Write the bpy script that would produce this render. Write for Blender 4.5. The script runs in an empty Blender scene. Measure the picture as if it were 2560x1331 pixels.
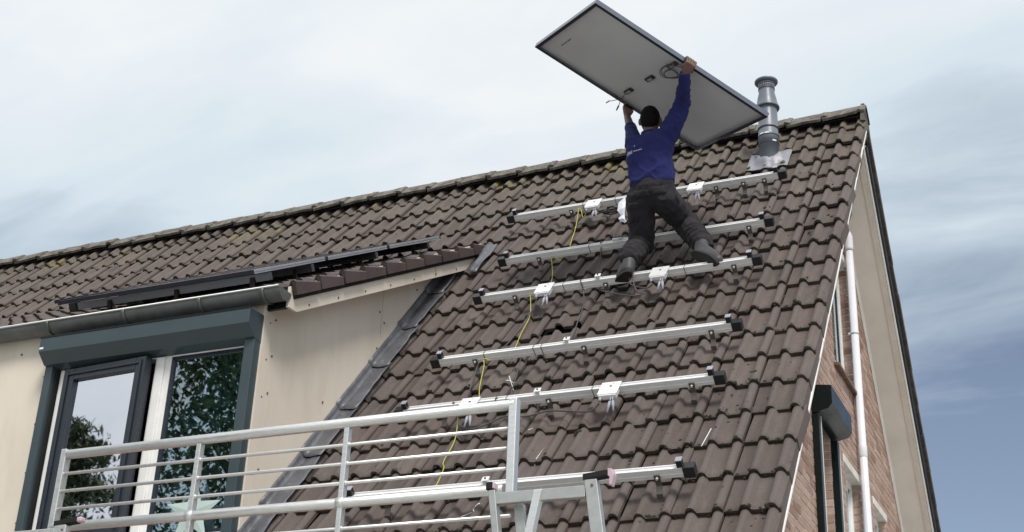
import bpy, bmesh, math, random
import numpy as np
from mathutils import Vector, Matrix, noise
from mathutils.bvhtree import BVHTree

random.seed(7)
rng = np.random.default_rng(7)
scene = bpy.context.scene
COL = scene.collection
rad = math.radians

# ------------------------------------------------------------------ camera
CAM = Vector((1.7318, -11.2598, 1.7625))
cam_data = bpy.data.cameras.new('camera')
cam = bpy.data.objects.new('camera', cam_data)
COL.objects.link(cam)
cam_data.sensor_width = 36.0
cam_data.lens = 49.563
cam_data.clip_start = 0.1
cam_data.clip_end = 2000
RX = Vector((0.91618265, 0.39884269, 0.03916442))
RD = Vector((-0.137108, 0.4037714, -0.90452753))
RF = Vector((-0.37657767, 0.82334268, 0.42461287))
m = Matrix.Identity(4)
for i in range(3):
    m[i][0] = RX[i]; m[i][1] = -RD[i]; m[i][2] = -RF[i]; m[i][3] = CAM[i]
cam.matrix_world = m
scene.camera = cam

# ------------------------------------------------------------------ sky, sun, exposure
SUN_EL, SUN_AZ = rad(50), rad(143)        # azimuth clockwise from +Y
world = bpy.data.worlds.new('World')
scene.world = world
world.use_nodes = True
wn, wl = world.node_tree.nodes, world.node_tree.links
wn.clear()
w_out = wn.new('ShaderNodeOutputWorld'); w_bg = wn.new('ShaderNodeBackground')
w_bg.inputs['Strength'].default_value = 0.08
sky = wn.new('ShaderNodeTexSky'); sky.sky_type = 'NISHITA'; sky.sun_disc = False
sky.sun_elevation = SUN_EL; sky.sun_rotation = SUN_AZ
sky.air_density = 1.0; sky.dust_density = 1.2; sky.ozone_density = 1.5
w_tc = wn.new('ShaderNodeTexCoord')
w_sep = wn.new('ShaderNodeSeparateXYZ'); wl.new(w_tc.outputs['Generated'], w_sep.inputs[0])

def wmath(op, a, b=None, c=None, clamp=False):
    n = wn.new('ShaderNodeMath'); n.operation = op; n.use_clamp = clamp
    for k, v in enumerate((a, b, c)):
        if v is None: continue
        if isinstance(v, (int, float)): n.inputs[k].default_value = v
        else: wl.new(v, n.inputs[k])
    return n.outputs[0]

w_den = wmath('ADD', wmath('MAXIMUM', w_sep.outputs[2], 0.0), 0.28)
w_com = wn.new('ShaderNodeCombineXYZ')
wl.new(wmath('DIVIDE', w_sep.outputs[0], w_den), w_com.inputs[0])
wl.new(wmath('DIVIDE', w_sep.outputs[1], w_den), w_com.inputs[1])

def wnoise(scale, stretch, rot, loc, detail, rough, dist):
    mp = wn.new('ShaderNodeMapping'); mp.vector_type = 'POINT'
    mp.inputs['Rotation'].default_value = (0, 0, rot); mp.inputs['Scale'].default_value = stretch
    mp.inputs['Location'].default_value = loc
    wl.new(w_com.outputs[0], mp.inputs[0])
    nz = wn.new('ShaderNodeTexNoise'); nz.inputs['Scale'].default_value = scale
    nz.inputs['Detail'].default_value = detail; nz.inputs['Roughness'].default_value = rough
    nz.inputs['Distortion'].default_value = dist
    wl.new(mp.outputs[0], nz.inputs['Vector'])
    return nz.outputs[0]

big = wnoise(0.9, (1, 1, 1), 0.0, (3.1, 0.4, 0), 2, 0.5, 0.2)
streak = wnoise(1.7, (0.9, 1.6, 1), 0.5, (1.7, 2.2, 0), 6, 0.6, 0.7)
wisp = wnoise(4.0, (0.6, 1.8, 1), 0.9, (0.3, 5.2, 0), 6, 0.55, 0.6)
cov = wmath('ADD', wmath('MULTIPLY', wmath('SUBTRACT', big, 0.5), 0.5),
            wmath('ADD', wmath('MULTIPLY', wmath('SUBTRACT', streak, 0.5), 0.6),
                  wmath('MULTIPLY', wmath('SUBTRACT', wisp, 0.5), 0.75)))
# the thin cloud sheet closes towards the zenith and opens to blue near the horizon
cov = wmath('ADD', cov, wmath('MULTIPLY_ADD', w_sep.outputs[2], 3.1, -0.90))
# and is whiter on the side of the sun
cov = wmath('SUBTRACT', cov, wmath('MULTIPLY_ADD', w_sep.outputs[1], 0.38, -0.28))
fac = wmath('SUBTRACT', cov, wmath('MULTIPLY', w_sep.outputs[0], 0.16), clamp=True)
def wmix(f, a, b):
    n = wn.new('ShaderNodeMix'); n.data_type = 'RGBA'
    wl.new(f, n.inputs['Factor'])
    for k, v in (('A', a), ('B', b)):
        if isinstance(v, tuple): n.inputs[k].default_value = (*v, 1)
        else: wl.new(v, n.inputs[k])
    return n.outputs['Result']
w_hue = wn.new('ShaderNodeHueSaturation'); w_hue.inputs['Saturation'].default_value = 0.8
w_hue.inputs['Value'].default_value = 0.95; w_hue.inputs['Hue'].default_value = 0.502
wl.new(sky.outputs[0], w_hue.inputs['Color'])
# clear sky -> thin veil of high cloud -> white cloud
veil = wmix(wmath('MULTIPLY', fac, 1.8, clamp=True), w_hue.outputs[0], (5.75, 6.7, 7.4))
w_col = wmix(wmath('MULTIPLY_ADD', fac, 2.0, -1.0, clamp=True), veil, (7.8, 8.1, 8.35))
wl.new(w_col, w_bg.inputs['Color'])
wl.new(w_bg.outputs[0], w_out.inputs[0])

sun_d = bpy.data.lights.new('sun', 'SUN'); sun_d.energy = 2.2; sun_d.angle = rad(17)
sun_d.color = (1.0, 0.955, 0.89)
sun = bpy.data.objects.new('sun', sun_d); COL.objects.link(sun)
SD = Vector((math.sin(SUN_AZ) * math.cos(SUN_EL), math.cos(SUN_AZ) * math.cos(SUN_EL), math.sin(SUN_EL)))
sun.rotation_euler = SD.to_track_quat('Z', 'Y').to_euler()
sun.location = (-6, -14, 20)
vs = scene.view_settings
vs.view_transform = 'Standard'; vs.look = 'None'; vs.gamma = 1.0; vs.use_curve_mapping = False
vs.exposure = 0.5

# ------------------------------------------------------------------ helpers
def tag(o, label=None, cat=None, group=None, kind=None):
    if label: o['label'] = label
    if cat: o['category'] = cat
    if group: o['group'] = group
    if kind: o['kind'] = kind
    return o

def adopt(o, parent):
    if parent is not None:
        o.parent = parent
        if parent.type == 'EMPTY':
            o.matrix_parent_inverse = Matrix.Translation(parent.location).inverted()
    return o

def thing(name, loc, label, cat, group=None):
    o = bpy.data.objects.new(name, None); COL.objects.link(o)
    o.location = loc; o.empty_display_size = 0.1
    return tag(o, label, cat, group)

def link_mesh(name, me, mat, parent=None):
    if mat is not None and not me.materials: me.materials.append(mat)
    o = bpy.data.objects.new(name, me); COL.objects.link(o)
    return adopt(o, parent)

class MB:
    """collects shapes, then becomes one mesh object"""
    def __init__(s): s.v = []; s.f = []; s.sm = []
    def add(s, vs, fs, smooth=False):
        b = len(s.v); s.v += [tuple(x) for x in vs]
        for f in fs: s.f.append([b + i for i in f]); s.sm.append(smooth)
        return s
    def box(s, lo, hi, M=None):
        x0, y0, z0 = lo; x1, y1, z1 = hi
        vs = [Vector(p) for p in ((x0,y0,z0),(x1,y0,z0),(x1,y1,z0),(x0,y1,z0),(x0,y0,z1),(x1,y0,z1),(x1,y1,z1),(x0,y1,z1))]
        if M is not None: vs = [M @ p for p in vs]
        return s.add(vs, [(0,3,2,1),(4,5,6,7),(0,1,5,4),(1,2,6,5),(2,3,7,6),(3,0,4,7)])
    def prism(s, poly, vec):
        """poly: closed list of points; extruded by vec"""
        n = len(poly); a = [Vector(p) for p in poly]; b = [p + Vector(vec) for p in a]
        return s.add(a + b, [list(range(n))[::-1], list(range(n, 2*n))] + [(i, (i+1) % n, n + (i+1) % n, n + i) for i in range(n)])
    def tube(s, pts, r, n=10, cap=True):
        pts = [Vector(p) for p in pts]
        rs = r if isinstance(r, (list, tuple)) else [r] * len(pts)
        prev = None; vs = []; fs = []
        for i, p in enumerate(pts):
            t = (pts[min(i+1, len(pts)-1)] - pts[max(i-1, 0)])
            if t.length < 1e-9: t = Vector((0,0,1))
            t.normalize()
            if prev is None:
                u = t.orthogonal().normalized()
            else:
                u = (prev - t * prev.dot(t)); u = u.normalized() if u.length > 1e-6 else t.orthogonal().normalized()
            prev = u; w = t.cross(u)
            for k in range(n):
                a = 2 * math.pi * k / n
                vs.append(p + (u * math.cos(a) + w * math.sin(a)) * rs[i])
        for i in range(len(pts) - 1):
            for k in range(n):
                fs.append((i*n+k, i*n+(k+1) % n, (i+1)*n+(k+1) % n, (i+1)*n+k))
        b = len(s.v); s.add(vs, fs, True)
        if cap:
            L = (len(pts)-1) * n
            s.f.append([b + k for k in range(n)][::-1]); s.sm.append(False)
            s.f.append([b + L + k for k in range(n)]); s.sm.append(False)
        return s
    def lathe(s, c, prof, n=24, axis=None):
        """prof: list of (radius, height) about a vertical axis at c"""
        c = Vector(c); vs = []; fs = []
        M = axis if axis is not None else Matrix.Identity(3)
        for r, z in prof:
            for k in range(n):
                a = 2*math.pi*k/n
                vs.append(c + M @ Vector((r*math.cos(a), r*math.sin(a), z)))
        for i in range(len(prof)-1):
            for k in range(n):
                fs.append((i*n+k, i*n+(k+1) % n, (i+1)*n+(k+1) % n, (i+1)*n+k))
        return s.add(vs, fs, True)
    def mesh(s, name):
        me = bpy.data.meshes.new(name); me.from_pydata(s.v, [], s.f)
        me.polygons.foreach_set('use_smooth', s.sm); me.update()
        return me
    def build(s, name, mat, parent=None, bevel=0.0):
        me = s.mesh(name)
        o = link_mesh(name, me, mat, parent)
        if bevel:
            b = o.modifiers.new('bevel', 'BEVEL'); b.width = bevel; b.segments = 2; b.limit_method = 'ANGLE'; b.angle_limit = rad(50)
        return o

def crom(pts, k=6):
    """smooth curve through points"""
    P = [Vector(p) for p in pts]; P = [2*P[0]-P[1]] + P + [2*P[-1]-P[-2]]
    out = []
    for i in range(1, len(P)-2):
        for j in range(k):
            t = j / k
            out.append(0.5*((2*P[i]) + (P[i+1]-P[i-1])*t + (2*P[i-1]-5*P[i]+4*P[i+1]-P[i+2])*t*t + (-P[i-1]+3*P[i]-3*P[i+1]+P[i+2])*t**3))
    out.append(P[-2]); return out

# ------------------------------------------------------------------ materials
class NT:
    def __init__(s, name):
        s.m = bpy.data.materials.new(name); s.m.use_nodes = True
        s.n = s.m.node_tree.nodes; s.l = s.m.node_tree.links
        s.b = s.n['Principled BSDF']
    def link(s, a, b): s.l.new(a, b)
    def math(s, op, a, b=None, c=None, clamp=False):
        n = s.n.new('ShaderNodeMath'); n.operation = op; n.use_clamp = clamp
        for k, v in enumerate((a, b, c)):
            if v is None: continue
            if isinstance(v, (int, float)): n.inputs[k].default_value = v
            else: s.link(v, n.inputs[k])
        return n.outputs[0]
    def pos(s): return s.n.new('ShaderNodeNewGeometry').outputs['Position']
    def noise(s, scale, detail=4, rough=0.55, vec=None, stretch=None, dist=0.0, out=0):
        v = vec or s.pos()
        if stretch:
            mp = s.n.new('ShaderNodeMapping'); mp.inputs['Scale'].default_value = stretch; s.link(v, mp.inputs[0]); v = mp.outputs[0]
        nz = s.n.new('ShaderNodeTexNoise'); nz.inputs['Scale'].default_value = scale; nz.inputs['Detail'].default_value = detail
        nz.inputs['Roughness'].default_value = rough; nz.inputs['Distortion'].default_value = dist
        s.link(v, nz.inputs['Vector']); return nz.outputs[out]
    def ramp(s, f, stops):
        r = s.n.new('ShaderNodeValToRGB'); e = r.color_ramp.elements
        while len(e) < len(stops): e.new(0.5)
        for k, (p, c) in enumerate(stops):
            e[k].position = p; e[k].color = (c, c, c, 1) if isinstance(c, (int, float)) else (*c, 1)
        s.link(f, r.inputs[0]); return r.outputs[0]
    def mix(s, f, a, b, blend='MIX'):
        n = s.n.new('ShaderNodeMix'); n.data_type = 'RGBA'; n.blend_type = blend
        for k, v in (('Factor', f), ('A', a), ('B', b)):
            if isinstance(v, (int, float)): n.inputs[k].default_value = v
            elif isinstance(v, tuple): n.inputs[k].default_value = (*v, 1) if len(v) == 3 else v
            else: s.link(v, n.inputs[k])
        return n.outputs['Result']
    def attr(s, name, out='Fac'):
        a = s.n.new('ShaderNodeAttribute'); a.attribute_name = name; return a.outputs[out]
    def rnd(s):
        o = s.n.new('ShaderNodeObjectInfo').outputs['Random']
        return s.math('FRACT', s.math('ADD', o, s.attr('rnd')))
    def bump(s, h, strength, dist=0.01):
        b = s.n.new('ShaderNodeBump'); b.inputs['Strength'].default_value = strength; b.inputs['Distance'].default_value = dist
        s.link(h, b.inputs['Height']); s.link(b.outputs[0], s.b.inputs['Normal'])
    def set(s, color=None, rough=None, metal=None, spec=None):
        for key, v in (('Base Color', color), ('Roughness', rough), ('Metallic', metal), ('Specular IOR Level', spec)):
            if v is None: continue
            if isinstance(v, (int, float)): s.b.inputs[key].default_value = v
            elif isinstance(v, tuple): s.b.inputs[key].default_value = (*v, 1)
            else: s.link(v, s.b.inputs[key])
        return s.m

def simple(name, c, rough=0.5, metal=0.0, var=0.12, scale=9, bump=0.0, stretch=None, spec=0.5, bscale=60):
    t = NT(name)
    f = t.noise(scale, 5, 0.6, stretch=stretch)
    dark = tuple(x*(1-var*1.6) for x in c); lite = tuple(min(1, x*(1+var)) for x in c)
    col = t.mix(t.ramp(f, [(0.3, 0.0), (0.7, 1.0)]), dark, lite)
    r = t.ramp(f, [(0.25, max(0.02, rough-0.08)), (0.75, min(1, rough+0.1))])
    if bump: t.bump(t.noise(bscale, 4, 0.6), bump, 0.004)
    return t.set(col, r, metal, spec)

def tile_material(name, base, moss_amt=1.0, red=0.0):
    t = NT(name)
    r = t.rnd()
    col = t.ramp(r, [(0.0, tuple(b*0.66 for b in base)), (0.35, (base[0]*1.02, base[1]*0.96, base[2]*0.97)),
                     (0.7, (base[0]*0.97, base[1]*0.98, base[2]*1.03)), (1.0, tuple(b*1.30 for b in base))])
    # weather streaks running down the slope and worn reddish crests
    st = t.noise(7, 5, 0.65, stretch=(3.0, 0.7, 0.7), dist=0.4)
    col = t.mix(t.math('MULTIPLY', t.ramp(st, [(0.45, 0.0), (0.72, 1.0)]), 0.65), col, tuple(b*1.5 for b in base))
    st2 = t.noise(2.3, 4, 0.6)
    col = t.mix(t.math('MULTIPLY', t.ramp(st2, [(0.5, 0.0), (0.66, 1.0)]), 0.35), col, (base[0]*1.15, base[1]*0.88, base[2]*0.84))
    fine = t.noise(45, 5, 0.7)
    col = t.mix(t.math('MULTIPLY', t.ramp(fine, [(0.35, 0.0), (0.75, 1.0)]), 0.35), col, tuple(b*0.6 for b in base))
    blot = t.noise(0.9, 4, 0.6, dist=0.5)
    col = t.mix(t.math('MULTIPLY', t.ramp(blot, [(0.46, 0.0), (0.62, 1.0)]), 0.35), col, tuple(b*0.55 for b in base))
    # rolls are tinted a cooler grey than the browner pans
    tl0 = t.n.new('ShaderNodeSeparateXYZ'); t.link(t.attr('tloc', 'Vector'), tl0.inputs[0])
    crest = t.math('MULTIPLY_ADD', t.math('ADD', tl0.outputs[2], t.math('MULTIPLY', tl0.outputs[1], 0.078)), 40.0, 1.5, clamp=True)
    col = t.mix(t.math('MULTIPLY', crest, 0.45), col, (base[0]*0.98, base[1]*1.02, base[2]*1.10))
    # pale mineral and lichen flecks
    vor = t.n.new('ShaderNodeTexVoronoi'); vor.inputs['Scale'].default_value = 38; t.link(t.pos(), vor.inputs['Vector'])
    fl = t.ramp(vor.outputs['Distance'], [(0.05, 1.0), (0.14, 0.0)])
    flm = t.ramp(t.noise(4, 3), [(0.52, 0.0), (0.62, 1.0)])
    col = t.mix(t.math('MULTIPLY', t.math('MULTIPLY', fl, flm), 0.6), col, (0.26, 0.24, 0.2))
    # greenish grey lichen film close to the ridge
    sp = t.n.new('ShaderNodeSeparateXYZ'); t.link(t.pos(), sp.inputs[0])
    top = t.math('MULTIPLY_ADD', sp.outputs[2], 0.72, -5.28, clamp=True)
    li = t.math('MULTIPLY', top, t.ramp(t.noise(6, 5, 0.65), [(0.4, 0.0), (0.62, 1.0)]))
    col = t.mix(t.math('MULTIPLY', li, 0.62), col, (0.15, 0.14, 0.095))
    ye = t.math('MULTIPLY', t.math('MULTIPLY_ADD', sp.outputs[2], 1.6, -12.7, clamp=True), t.ramp(t.noise(2.1, 3), [(0.6, 0.0), (0.66, 1.0)]))
    col = t.mix(t.math('MULTIPLY', ye, 0.5), col, (0.26, 0.22, 0.06))
    # moss in the nose of each tile and along its seam
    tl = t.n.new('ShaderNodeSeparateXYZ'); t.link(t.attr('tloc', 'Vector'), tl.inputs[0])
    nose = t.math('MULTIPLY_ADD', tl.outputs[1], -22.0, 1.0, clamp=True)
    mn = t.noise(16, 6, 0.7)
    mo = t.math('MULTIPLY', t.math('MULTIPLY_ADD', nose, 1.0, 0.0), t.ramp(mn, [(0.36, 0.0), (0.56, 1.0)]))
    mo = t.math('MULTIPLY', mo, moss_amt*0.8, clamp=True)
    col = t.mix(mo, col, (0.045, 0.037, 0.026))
    spots = t.n.new('ShaderNodeTexVoronoi'); spots.inputs['Scale'].default_value = 9; t.link(t.pos(), spots.inputs['Vector'])
    sm = t.math('MULTIPLY', t.ramp(spots.outputs['Distance'], [(0.07, 1.0), (0.11, 0.0)]), t.ramp(t.noise(1.6, 3), [(0.5, 0.0), (0.6, 1.0)]))
    col = t.mix(t.math('MULTIPLY', sm, 0.75), col, (0.028, 0.024, 0.02))
    t.bump(t.math('ADD', t.math('MULTIPLY', fine, 0.5), t.math('MULTIPLY', t.noise(120, 3, 0.6), 0.5)), 0.5, 0.004)
    return t.set(col, t.ramp(fine, [(0.3, 0.62), (0.7, 0.85)]), 0.0, 0.35)

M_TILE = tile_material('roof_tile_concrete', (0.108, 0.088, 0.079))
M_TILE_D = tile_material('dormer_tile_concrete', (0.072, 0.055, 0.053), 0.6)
M_DECK = simple('underlay_dark', (0.012, 0.012, 0.013), 0.9)
def ridge_material():
    t = NT('ridge_tile_lichen')
    f = t.noise(9, 6, 0.7)
    col = t.mix(t.ramp(f, [(0.38, 0.0), (0.6, 1.0)]), (0.08, 0.066, 0.056), (0.20, 0.185, 0.162))
    g = t.noise(24, 5, 0.7)
    col = t.mix(t.ramp(g, [(0.52, 0.0), (0.66, 1.0)]), col, (0.075, 0.068, 0.048))
    t.bump(t.noise(55, 5, 0.7), 0.8, 0.01)
    return t.set(col, 0.9)
M_RIDGE = ridge_material()
M_BLACK = simple('black_plastic', (0.014, 0.015, 0.018), 0.4)
M_RUBBER = simple('dark_seal', (0.018, 0.018, 0.019), 0.8, spec=0.2)
M_ROLL = simple('ridge_roll_brown', (0.035, 0.028, 0.024), 0.9, var=0.3, spec=0.2)
def alu(name, c, rough, stretch=None, metal=1.0):
    t = NT(name); f = t.noise(26, 5, 0.65, stretch=stretch)
    big = t.noise(3.5, 3, 0.6)
    col = t.mix(t.ramp(f, [(0.3, 0.0), (0.72, 1.0)]), tuple(x*0.84 for x in c), c)
    col = t.mix(t.math('MULTIPLY', t.ramp(big, [(0.5, 0.0), (0.75, 1.0)]), 0.3), col, tuple(x*0.62 for x in c))
    return t.set(col, t.ramp(f, [(0.25, rough-0.08), (0.75, rough+0.1)]), metal)
M_ALU = alu('rail_aluminium', (0.88, 0.885, 0.89), 0.38, (1, 6, 6), 0.2)
M_ALU_S = alu('scaffold_aluminium', (0.80, 0.80, 0.785), 0.36, (1, 5, 5), 0.8)
M_ALU_F = alu('frame_shade_bead_aluminium', (0.50, 0.51, 0.50), 0.5, None, 0.8)  # folding frame's shade painted in as darker grey; gutter bead shares it
M_STEEL = simple('hook_steel', (0.13, 0.115, 0.105), 0.45, 0.5)
M_ZINC = simple('zinc_gutter', (0.125, 0.13, 0.128), 0.5, 0.4, 0.18)
def lead_material():
    t = NT('lead_sheet'); f = t.noise(5, 5, 0.65); g = t.noise(14, 5, 0.7, dist=0.6)
    col = t.mix(t.ramp(f, [(0.35, 0.0), (0.65, 1.0)]), (0.085, 0.088, 0.10), (0.15, 0.155, 0.172))
    col = t.mix(t.math('MULTIPLY', t.ramp(g, [(0.55, 0.0), (0.75, 1.0)]), 0.5), col, (0.34, 0.34, 0.36))
    t.bump(t.noise(9, 4), 0.3, 0.02)
    return t.set(col, 0.5, 0.35)
M_LEAD = lead_material()
M_OPT = simple('optimizer_white', (0.82, 0.83, 0.84), 0.4, 0.3, 0.05)
M_GREYPL = simple('grey_plug_plastic', (0.33, 0.34, 0.40), 0.5)
M_CABLE = simple('cable_grey', (0.075, 0.072, 0.075), 0.5)
M_YELLOW = simple('yellow_wire', (0.52, 0.48, 0.07), 0.5, var=0.08)
M_CREAM = None
def cream_material():
    t = NT('cream_panel')
    f = t.noise(1.4, 4, 0.6, stretch=(1, 1, 0.5)); s = t.noise(3.2, 6, 0.68, stretch=(1.6, 1.6, 0.4), dist=0.8)
    col = t.mix(t.ramp(f, [(0.35, 0.0), (0.7, 1.0)]), (0.62, 0.555, 0.47), (0.71, 0.64, 0.555))
    col = t.mix(t.math('MULTIPLY', t.ramp(s, [(0.5, 0.0), (0.8, 1.0)]), 0.28), col, (0.42, 0.36, 0.29))
    t.bump(t.noise(90, 3), 0.08, 0.003)
    return t.set(col, 0.55, 0, 0.35)
M_CREAM = cream_material()
M_CREAM_W = simple('cream_trim', (0.70, 0.65, 0.57), 0.5, var=0.07)
M_SOFFIT = simple('soffit_board', (0.80, 0.76, 0.70), 0.55, var=0.06, scale=3)
M_WHITE = simple('white_frame', (0.76, 0.755, 0.74), 0.4, var=0.05)
M_WHITEPVC = simple('white_pvc_pipe', (0.70, 0.70, 0.75), 0.32, var=0.04, scale=4)
M_PAINTW = simple('white_strip', (0.82, 0.80, 0.78), 0.5, var=0.06)
M_SHUT = simple('shutter_bluegrey', (0.042, 0.062, 0.072), 0.35, var=0.06, scale=3)
M_SHUT_D = simple('shutter_darkgreen', (0.006, 0.011, 0.011), 0.25, var=0.06, scale=3, spec=0.3)
M_SASH = simple('sash_black', (0.02, 0.026, 0.036), 0.28, var=0.08)
M_SCREW = simple('screw_rust', (0.15, 0.09, 0.055), 0.6)
M_SILL = simple('sill_tile', (0.13, 0.075, 0.05), 0.45)
M_CONC = simple('lintel_concrete', (0.66, 0.62, 0.56), 0.8, var=0.12, bump=0.4)
M_FLUE = simple('flue_grey', (0.15, 0.168, 0.205), 0.38, var=0.06, scale=5)
M_FLUE_D = simple('flue_band', (0.035, 0.04, 0.048), 0.45)
M_FLASHING = simple('flue_flashing_alu', (0.25, 0.25, 0.285), 0.5, 0.2, var=0.1)
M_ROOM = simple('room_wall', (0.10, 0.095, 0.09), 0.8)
M_BLIND = simple('teal_blind', (0.06, 0.26, 0.29), 0.8)
M_STAR = simple('star_mint', (0.42, 0.52, 0.49), 0.5, var=0.05)
M_FRAME_P = simple('panel_frame_black', (0.03, 0.03, 0.045), 0.35, 0.4)
M_FRAME_S = alu('panel_frame_anodised', (0.30, 0.31, 0.35), 0.35, (1, 5, 5))
M_FRAME_LIT = alu('panel_frame_lit_side', (0.40, 0.42, 0.47), 0.4, None, 0.3)  # paler copy for the right bar, its lit side painted into the colour
M_BACK = simple('panel_backsheet', (0.60, 0.61, 0.635), 0.45, var=0.05, scale=2.2)
M_CELL = simple('panel_glass', (0.01, 0.012, 0.022), 0.08)
M_GREYPRINT = simple('pale_print', (0.55, 0.56, 0.62), 0.8)
M_PRINT = simple('dark_print', (0.10, 0.10, 0.105), 0.6)
M_PINK = simple('pink_plastic', (0.52, 0.38, 0.43), 0.45, var=0.06)
M_CHALK = simple('chalk_white', (0.8, 0.8, 0.82), 0.95, var=0.1, scale=60)
M_SKIN = simple('skin', (0.135, 0.075, 0.055), 0.55, var=0.1, scale=20, bump=0.1)
M_HAIR = simple('black_hair', (0.007, 0.0065, 0.0065), 0.75, var=0.3, scale=120, bump=0.9, bscale=260, spec=0.12)
def cloth(name, c, scale=55, var=0.14):
    t = NT(name); f = t.noise(5, 5, 0.6)
    col = t.mix(t.ramp(f, [(0.3, 0.0), (0.7, 1.0)]), tuple(x*(1-var*1.5) for x in c), tuple(x*(1+var) for x in c))
    t.bump(t.math('ADD', t.math('MULTIPLY', t.noise(28, 4, 0.6), 1.0), t.math('MULTIPLY', t.noise(400, 2), 0.12)), 0.45, 0.008)
    t.set(col, 0.9, 0, 0.15); t.b.inputs['Sheen Weight'].default_value = 0.06; t.b.inputs['Sheen Roughness'].default_value = 0.5
    return t.m
M_BLUE = cloth('blue_sweatshirt', (0.021, 0.025, 0.112))
M_TROUS = cloth('work_trousers', (0.027, 0.025, 0.029))
M_BOOT = simple('boot_leather', (0.05, 0.05, 0.055), 0.55, bump=0.3)
M_SOLE = simple('boot_sole', (0.016, 0.016, 0.017), 0.8)
M_PLAST = simple('clear_white_plastic', (0.72, 0.74, 0.82), 0.3, var=0.1, scale=40)
def brick_material():
    t = NT('brick_salmon')
    r = t.rnd()
    col = t.ramp(r, [(0.0, (0.25, 0.15, 0.118)), (0.3, (0.40, 0.28, 0.23)), (0.6, (0.47, 0.345, 0.29)), (0.85, (0.34, 0.22, 0.175)), (1.0, (0.52, 0.39, 0.33))])
    f = t.noise(30, 5, 0.7)
    col = t.mix(t.math('MULTIPLY', t.ramp(f, [(0.4, 0.0), (0.7, 1.0)]), 0.4), col, (0.19, 0.105, 0.08))
    t.bump(t.noise(110, 4, 0.7), 0.6, 0.004)
    return t.set(col, 0.9, 0, 0.25)
M_BRICK = brick_material()
M_MORTAR = simple('mortar', (0.72, 0.67, 0.60), 0.95, var=0.14, scale=14, bump=0.4)
def brickwall_far():
    t = NT('brickwork')
    tc = t.n.new('ShaderNodeTexBrick'); tc.inputs['Scale'].default_value = 1.0
    tc.inputs['Brick Width'].default_value = 0.22; tc.inputs['Row Height'].default_value = 0.0625; tc.inputs['Mortar Size'].default_value = 0.006
    tc.inputs['Color1'].default_value = (0.36, 0.21, 0.155, 1); tc.inputs['Color2'].default_value = (0.27, 0.15, 0.11, 1); tc.inputs['Mortar'].default_value = (0.5, 0.45, 0.4, 1)
    mp = t.n.new('ShaderNodeMapping'); mp.inputs['Rotation'].default_value = (rad(-90), 0, 0); t.link(t.pos(), mp.inputs[0]); t.link(mp.outputs[0], tc.inputs['Vector'])
    return t.set(tc.outputs[0], 0.9)
M_BRICKFAR = brickwall_far()
def glass_material(name, tint, refl, gcol=(0.82, 0.95, 1.0), rough=0.02):
    t = NT(name); n, l = t.n, t.l
    n.remove(t.b); out = n['Material Output']
    gl = n.new('ShaderNodeBsdfGlossy'); gl.inputs['Roughness'].default_value = rough; gl.inputs['Color'].default_value = (*gcol, 1)
    tr = n.new('ShaderNodeBsdfTransparent'); tr.inputs['Color'].default_value = (*tint, 1)
    fr = n.new('ShaderNodeFresnel'); fr.inputs['IOR'].default_value = 1.5
    bp = n.new('ShaderNodeBump'); bp.inputs['Strength'].default_value = 0.04; bp.inputs['Distance'].default_value = 0.02
    nz = n.new('ShaderNodeTexNoise'); nz.inputs['Scale'].default_value = 2.2; nz.inputs['Detail'].default_value = 1; l.new(t.pos(), nz.inputs['Vector'])
    l.new(nz.outputs[0], bp.inputs['Height']); l.new(bp.outputs[0], gl.inputs['Normal'])
    f = t.math('ADD', fr.outputs[0], refl, clamp=True)
    mx = n.new('ShaderNodeMixShader'); l.new(f, mx.inputs[0]); l.new(tr.outputs[0], mx.inputs[1]); l.new(gl.outputs[0], mx.inputs[2])
    l.new(mx.outputs[0], out.inputs['Surface'])
    return t.m
M_GLASS = glass_material('window_glass', (0.55, 0.66, 0.68), 0.32, (0.80, 0.93, 1.0), 0.012)
M_GLASS_S = glass_material('sash_glass', (0.55, 0.6, 0.62), 0.72, (1.0, 0.97, 1.0), 0.015)
M_MOSS = simple('moss_dark', (0.024, 0.021, 0.013), 0.95, var=0.4, scale=60)
def ground_material():
    t = NT('garden_ground'); f = t.noise(0.35, 5, 0.6); g = t.noise(9, 6, 0.7)
    col = t.mix(t.ramp(f, [(0.34, 0.0), (0.44, 1.0)]), (0.12, 0.14, 0.08), (0.42, 0.42, 0.41))
    col = t.mix(t.math('MULTIPLY', g, 0.3), col, (0.12, 0.12, 0.09))
    t.bump(g, 0.5, 0.05)
    return t.set(col, 0.95)
M_GROUND = ground_material()
M_BARK = simple('bark', (0.055, 0.042, 0.032), 0.95, bump=0.8, scale=14, stretch=(3, 3, 0.6))
def leaf_material(name, a, b):
    t = NT(name); r = t.attr('rnd')
    t.set(t.mix(r, a, b), 0.6, 0, 0.3)
    return t.m
M_LEAF = leaf_material('leaf_broad', (0.03, 0.06, 0.022), (0.075, 0.12, 0.045))
M_NEEDLE = leaf_material('leaf_conifer', (0.03, 0.055, 0.03), (0.07, 0.105, 0.055))

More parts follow.
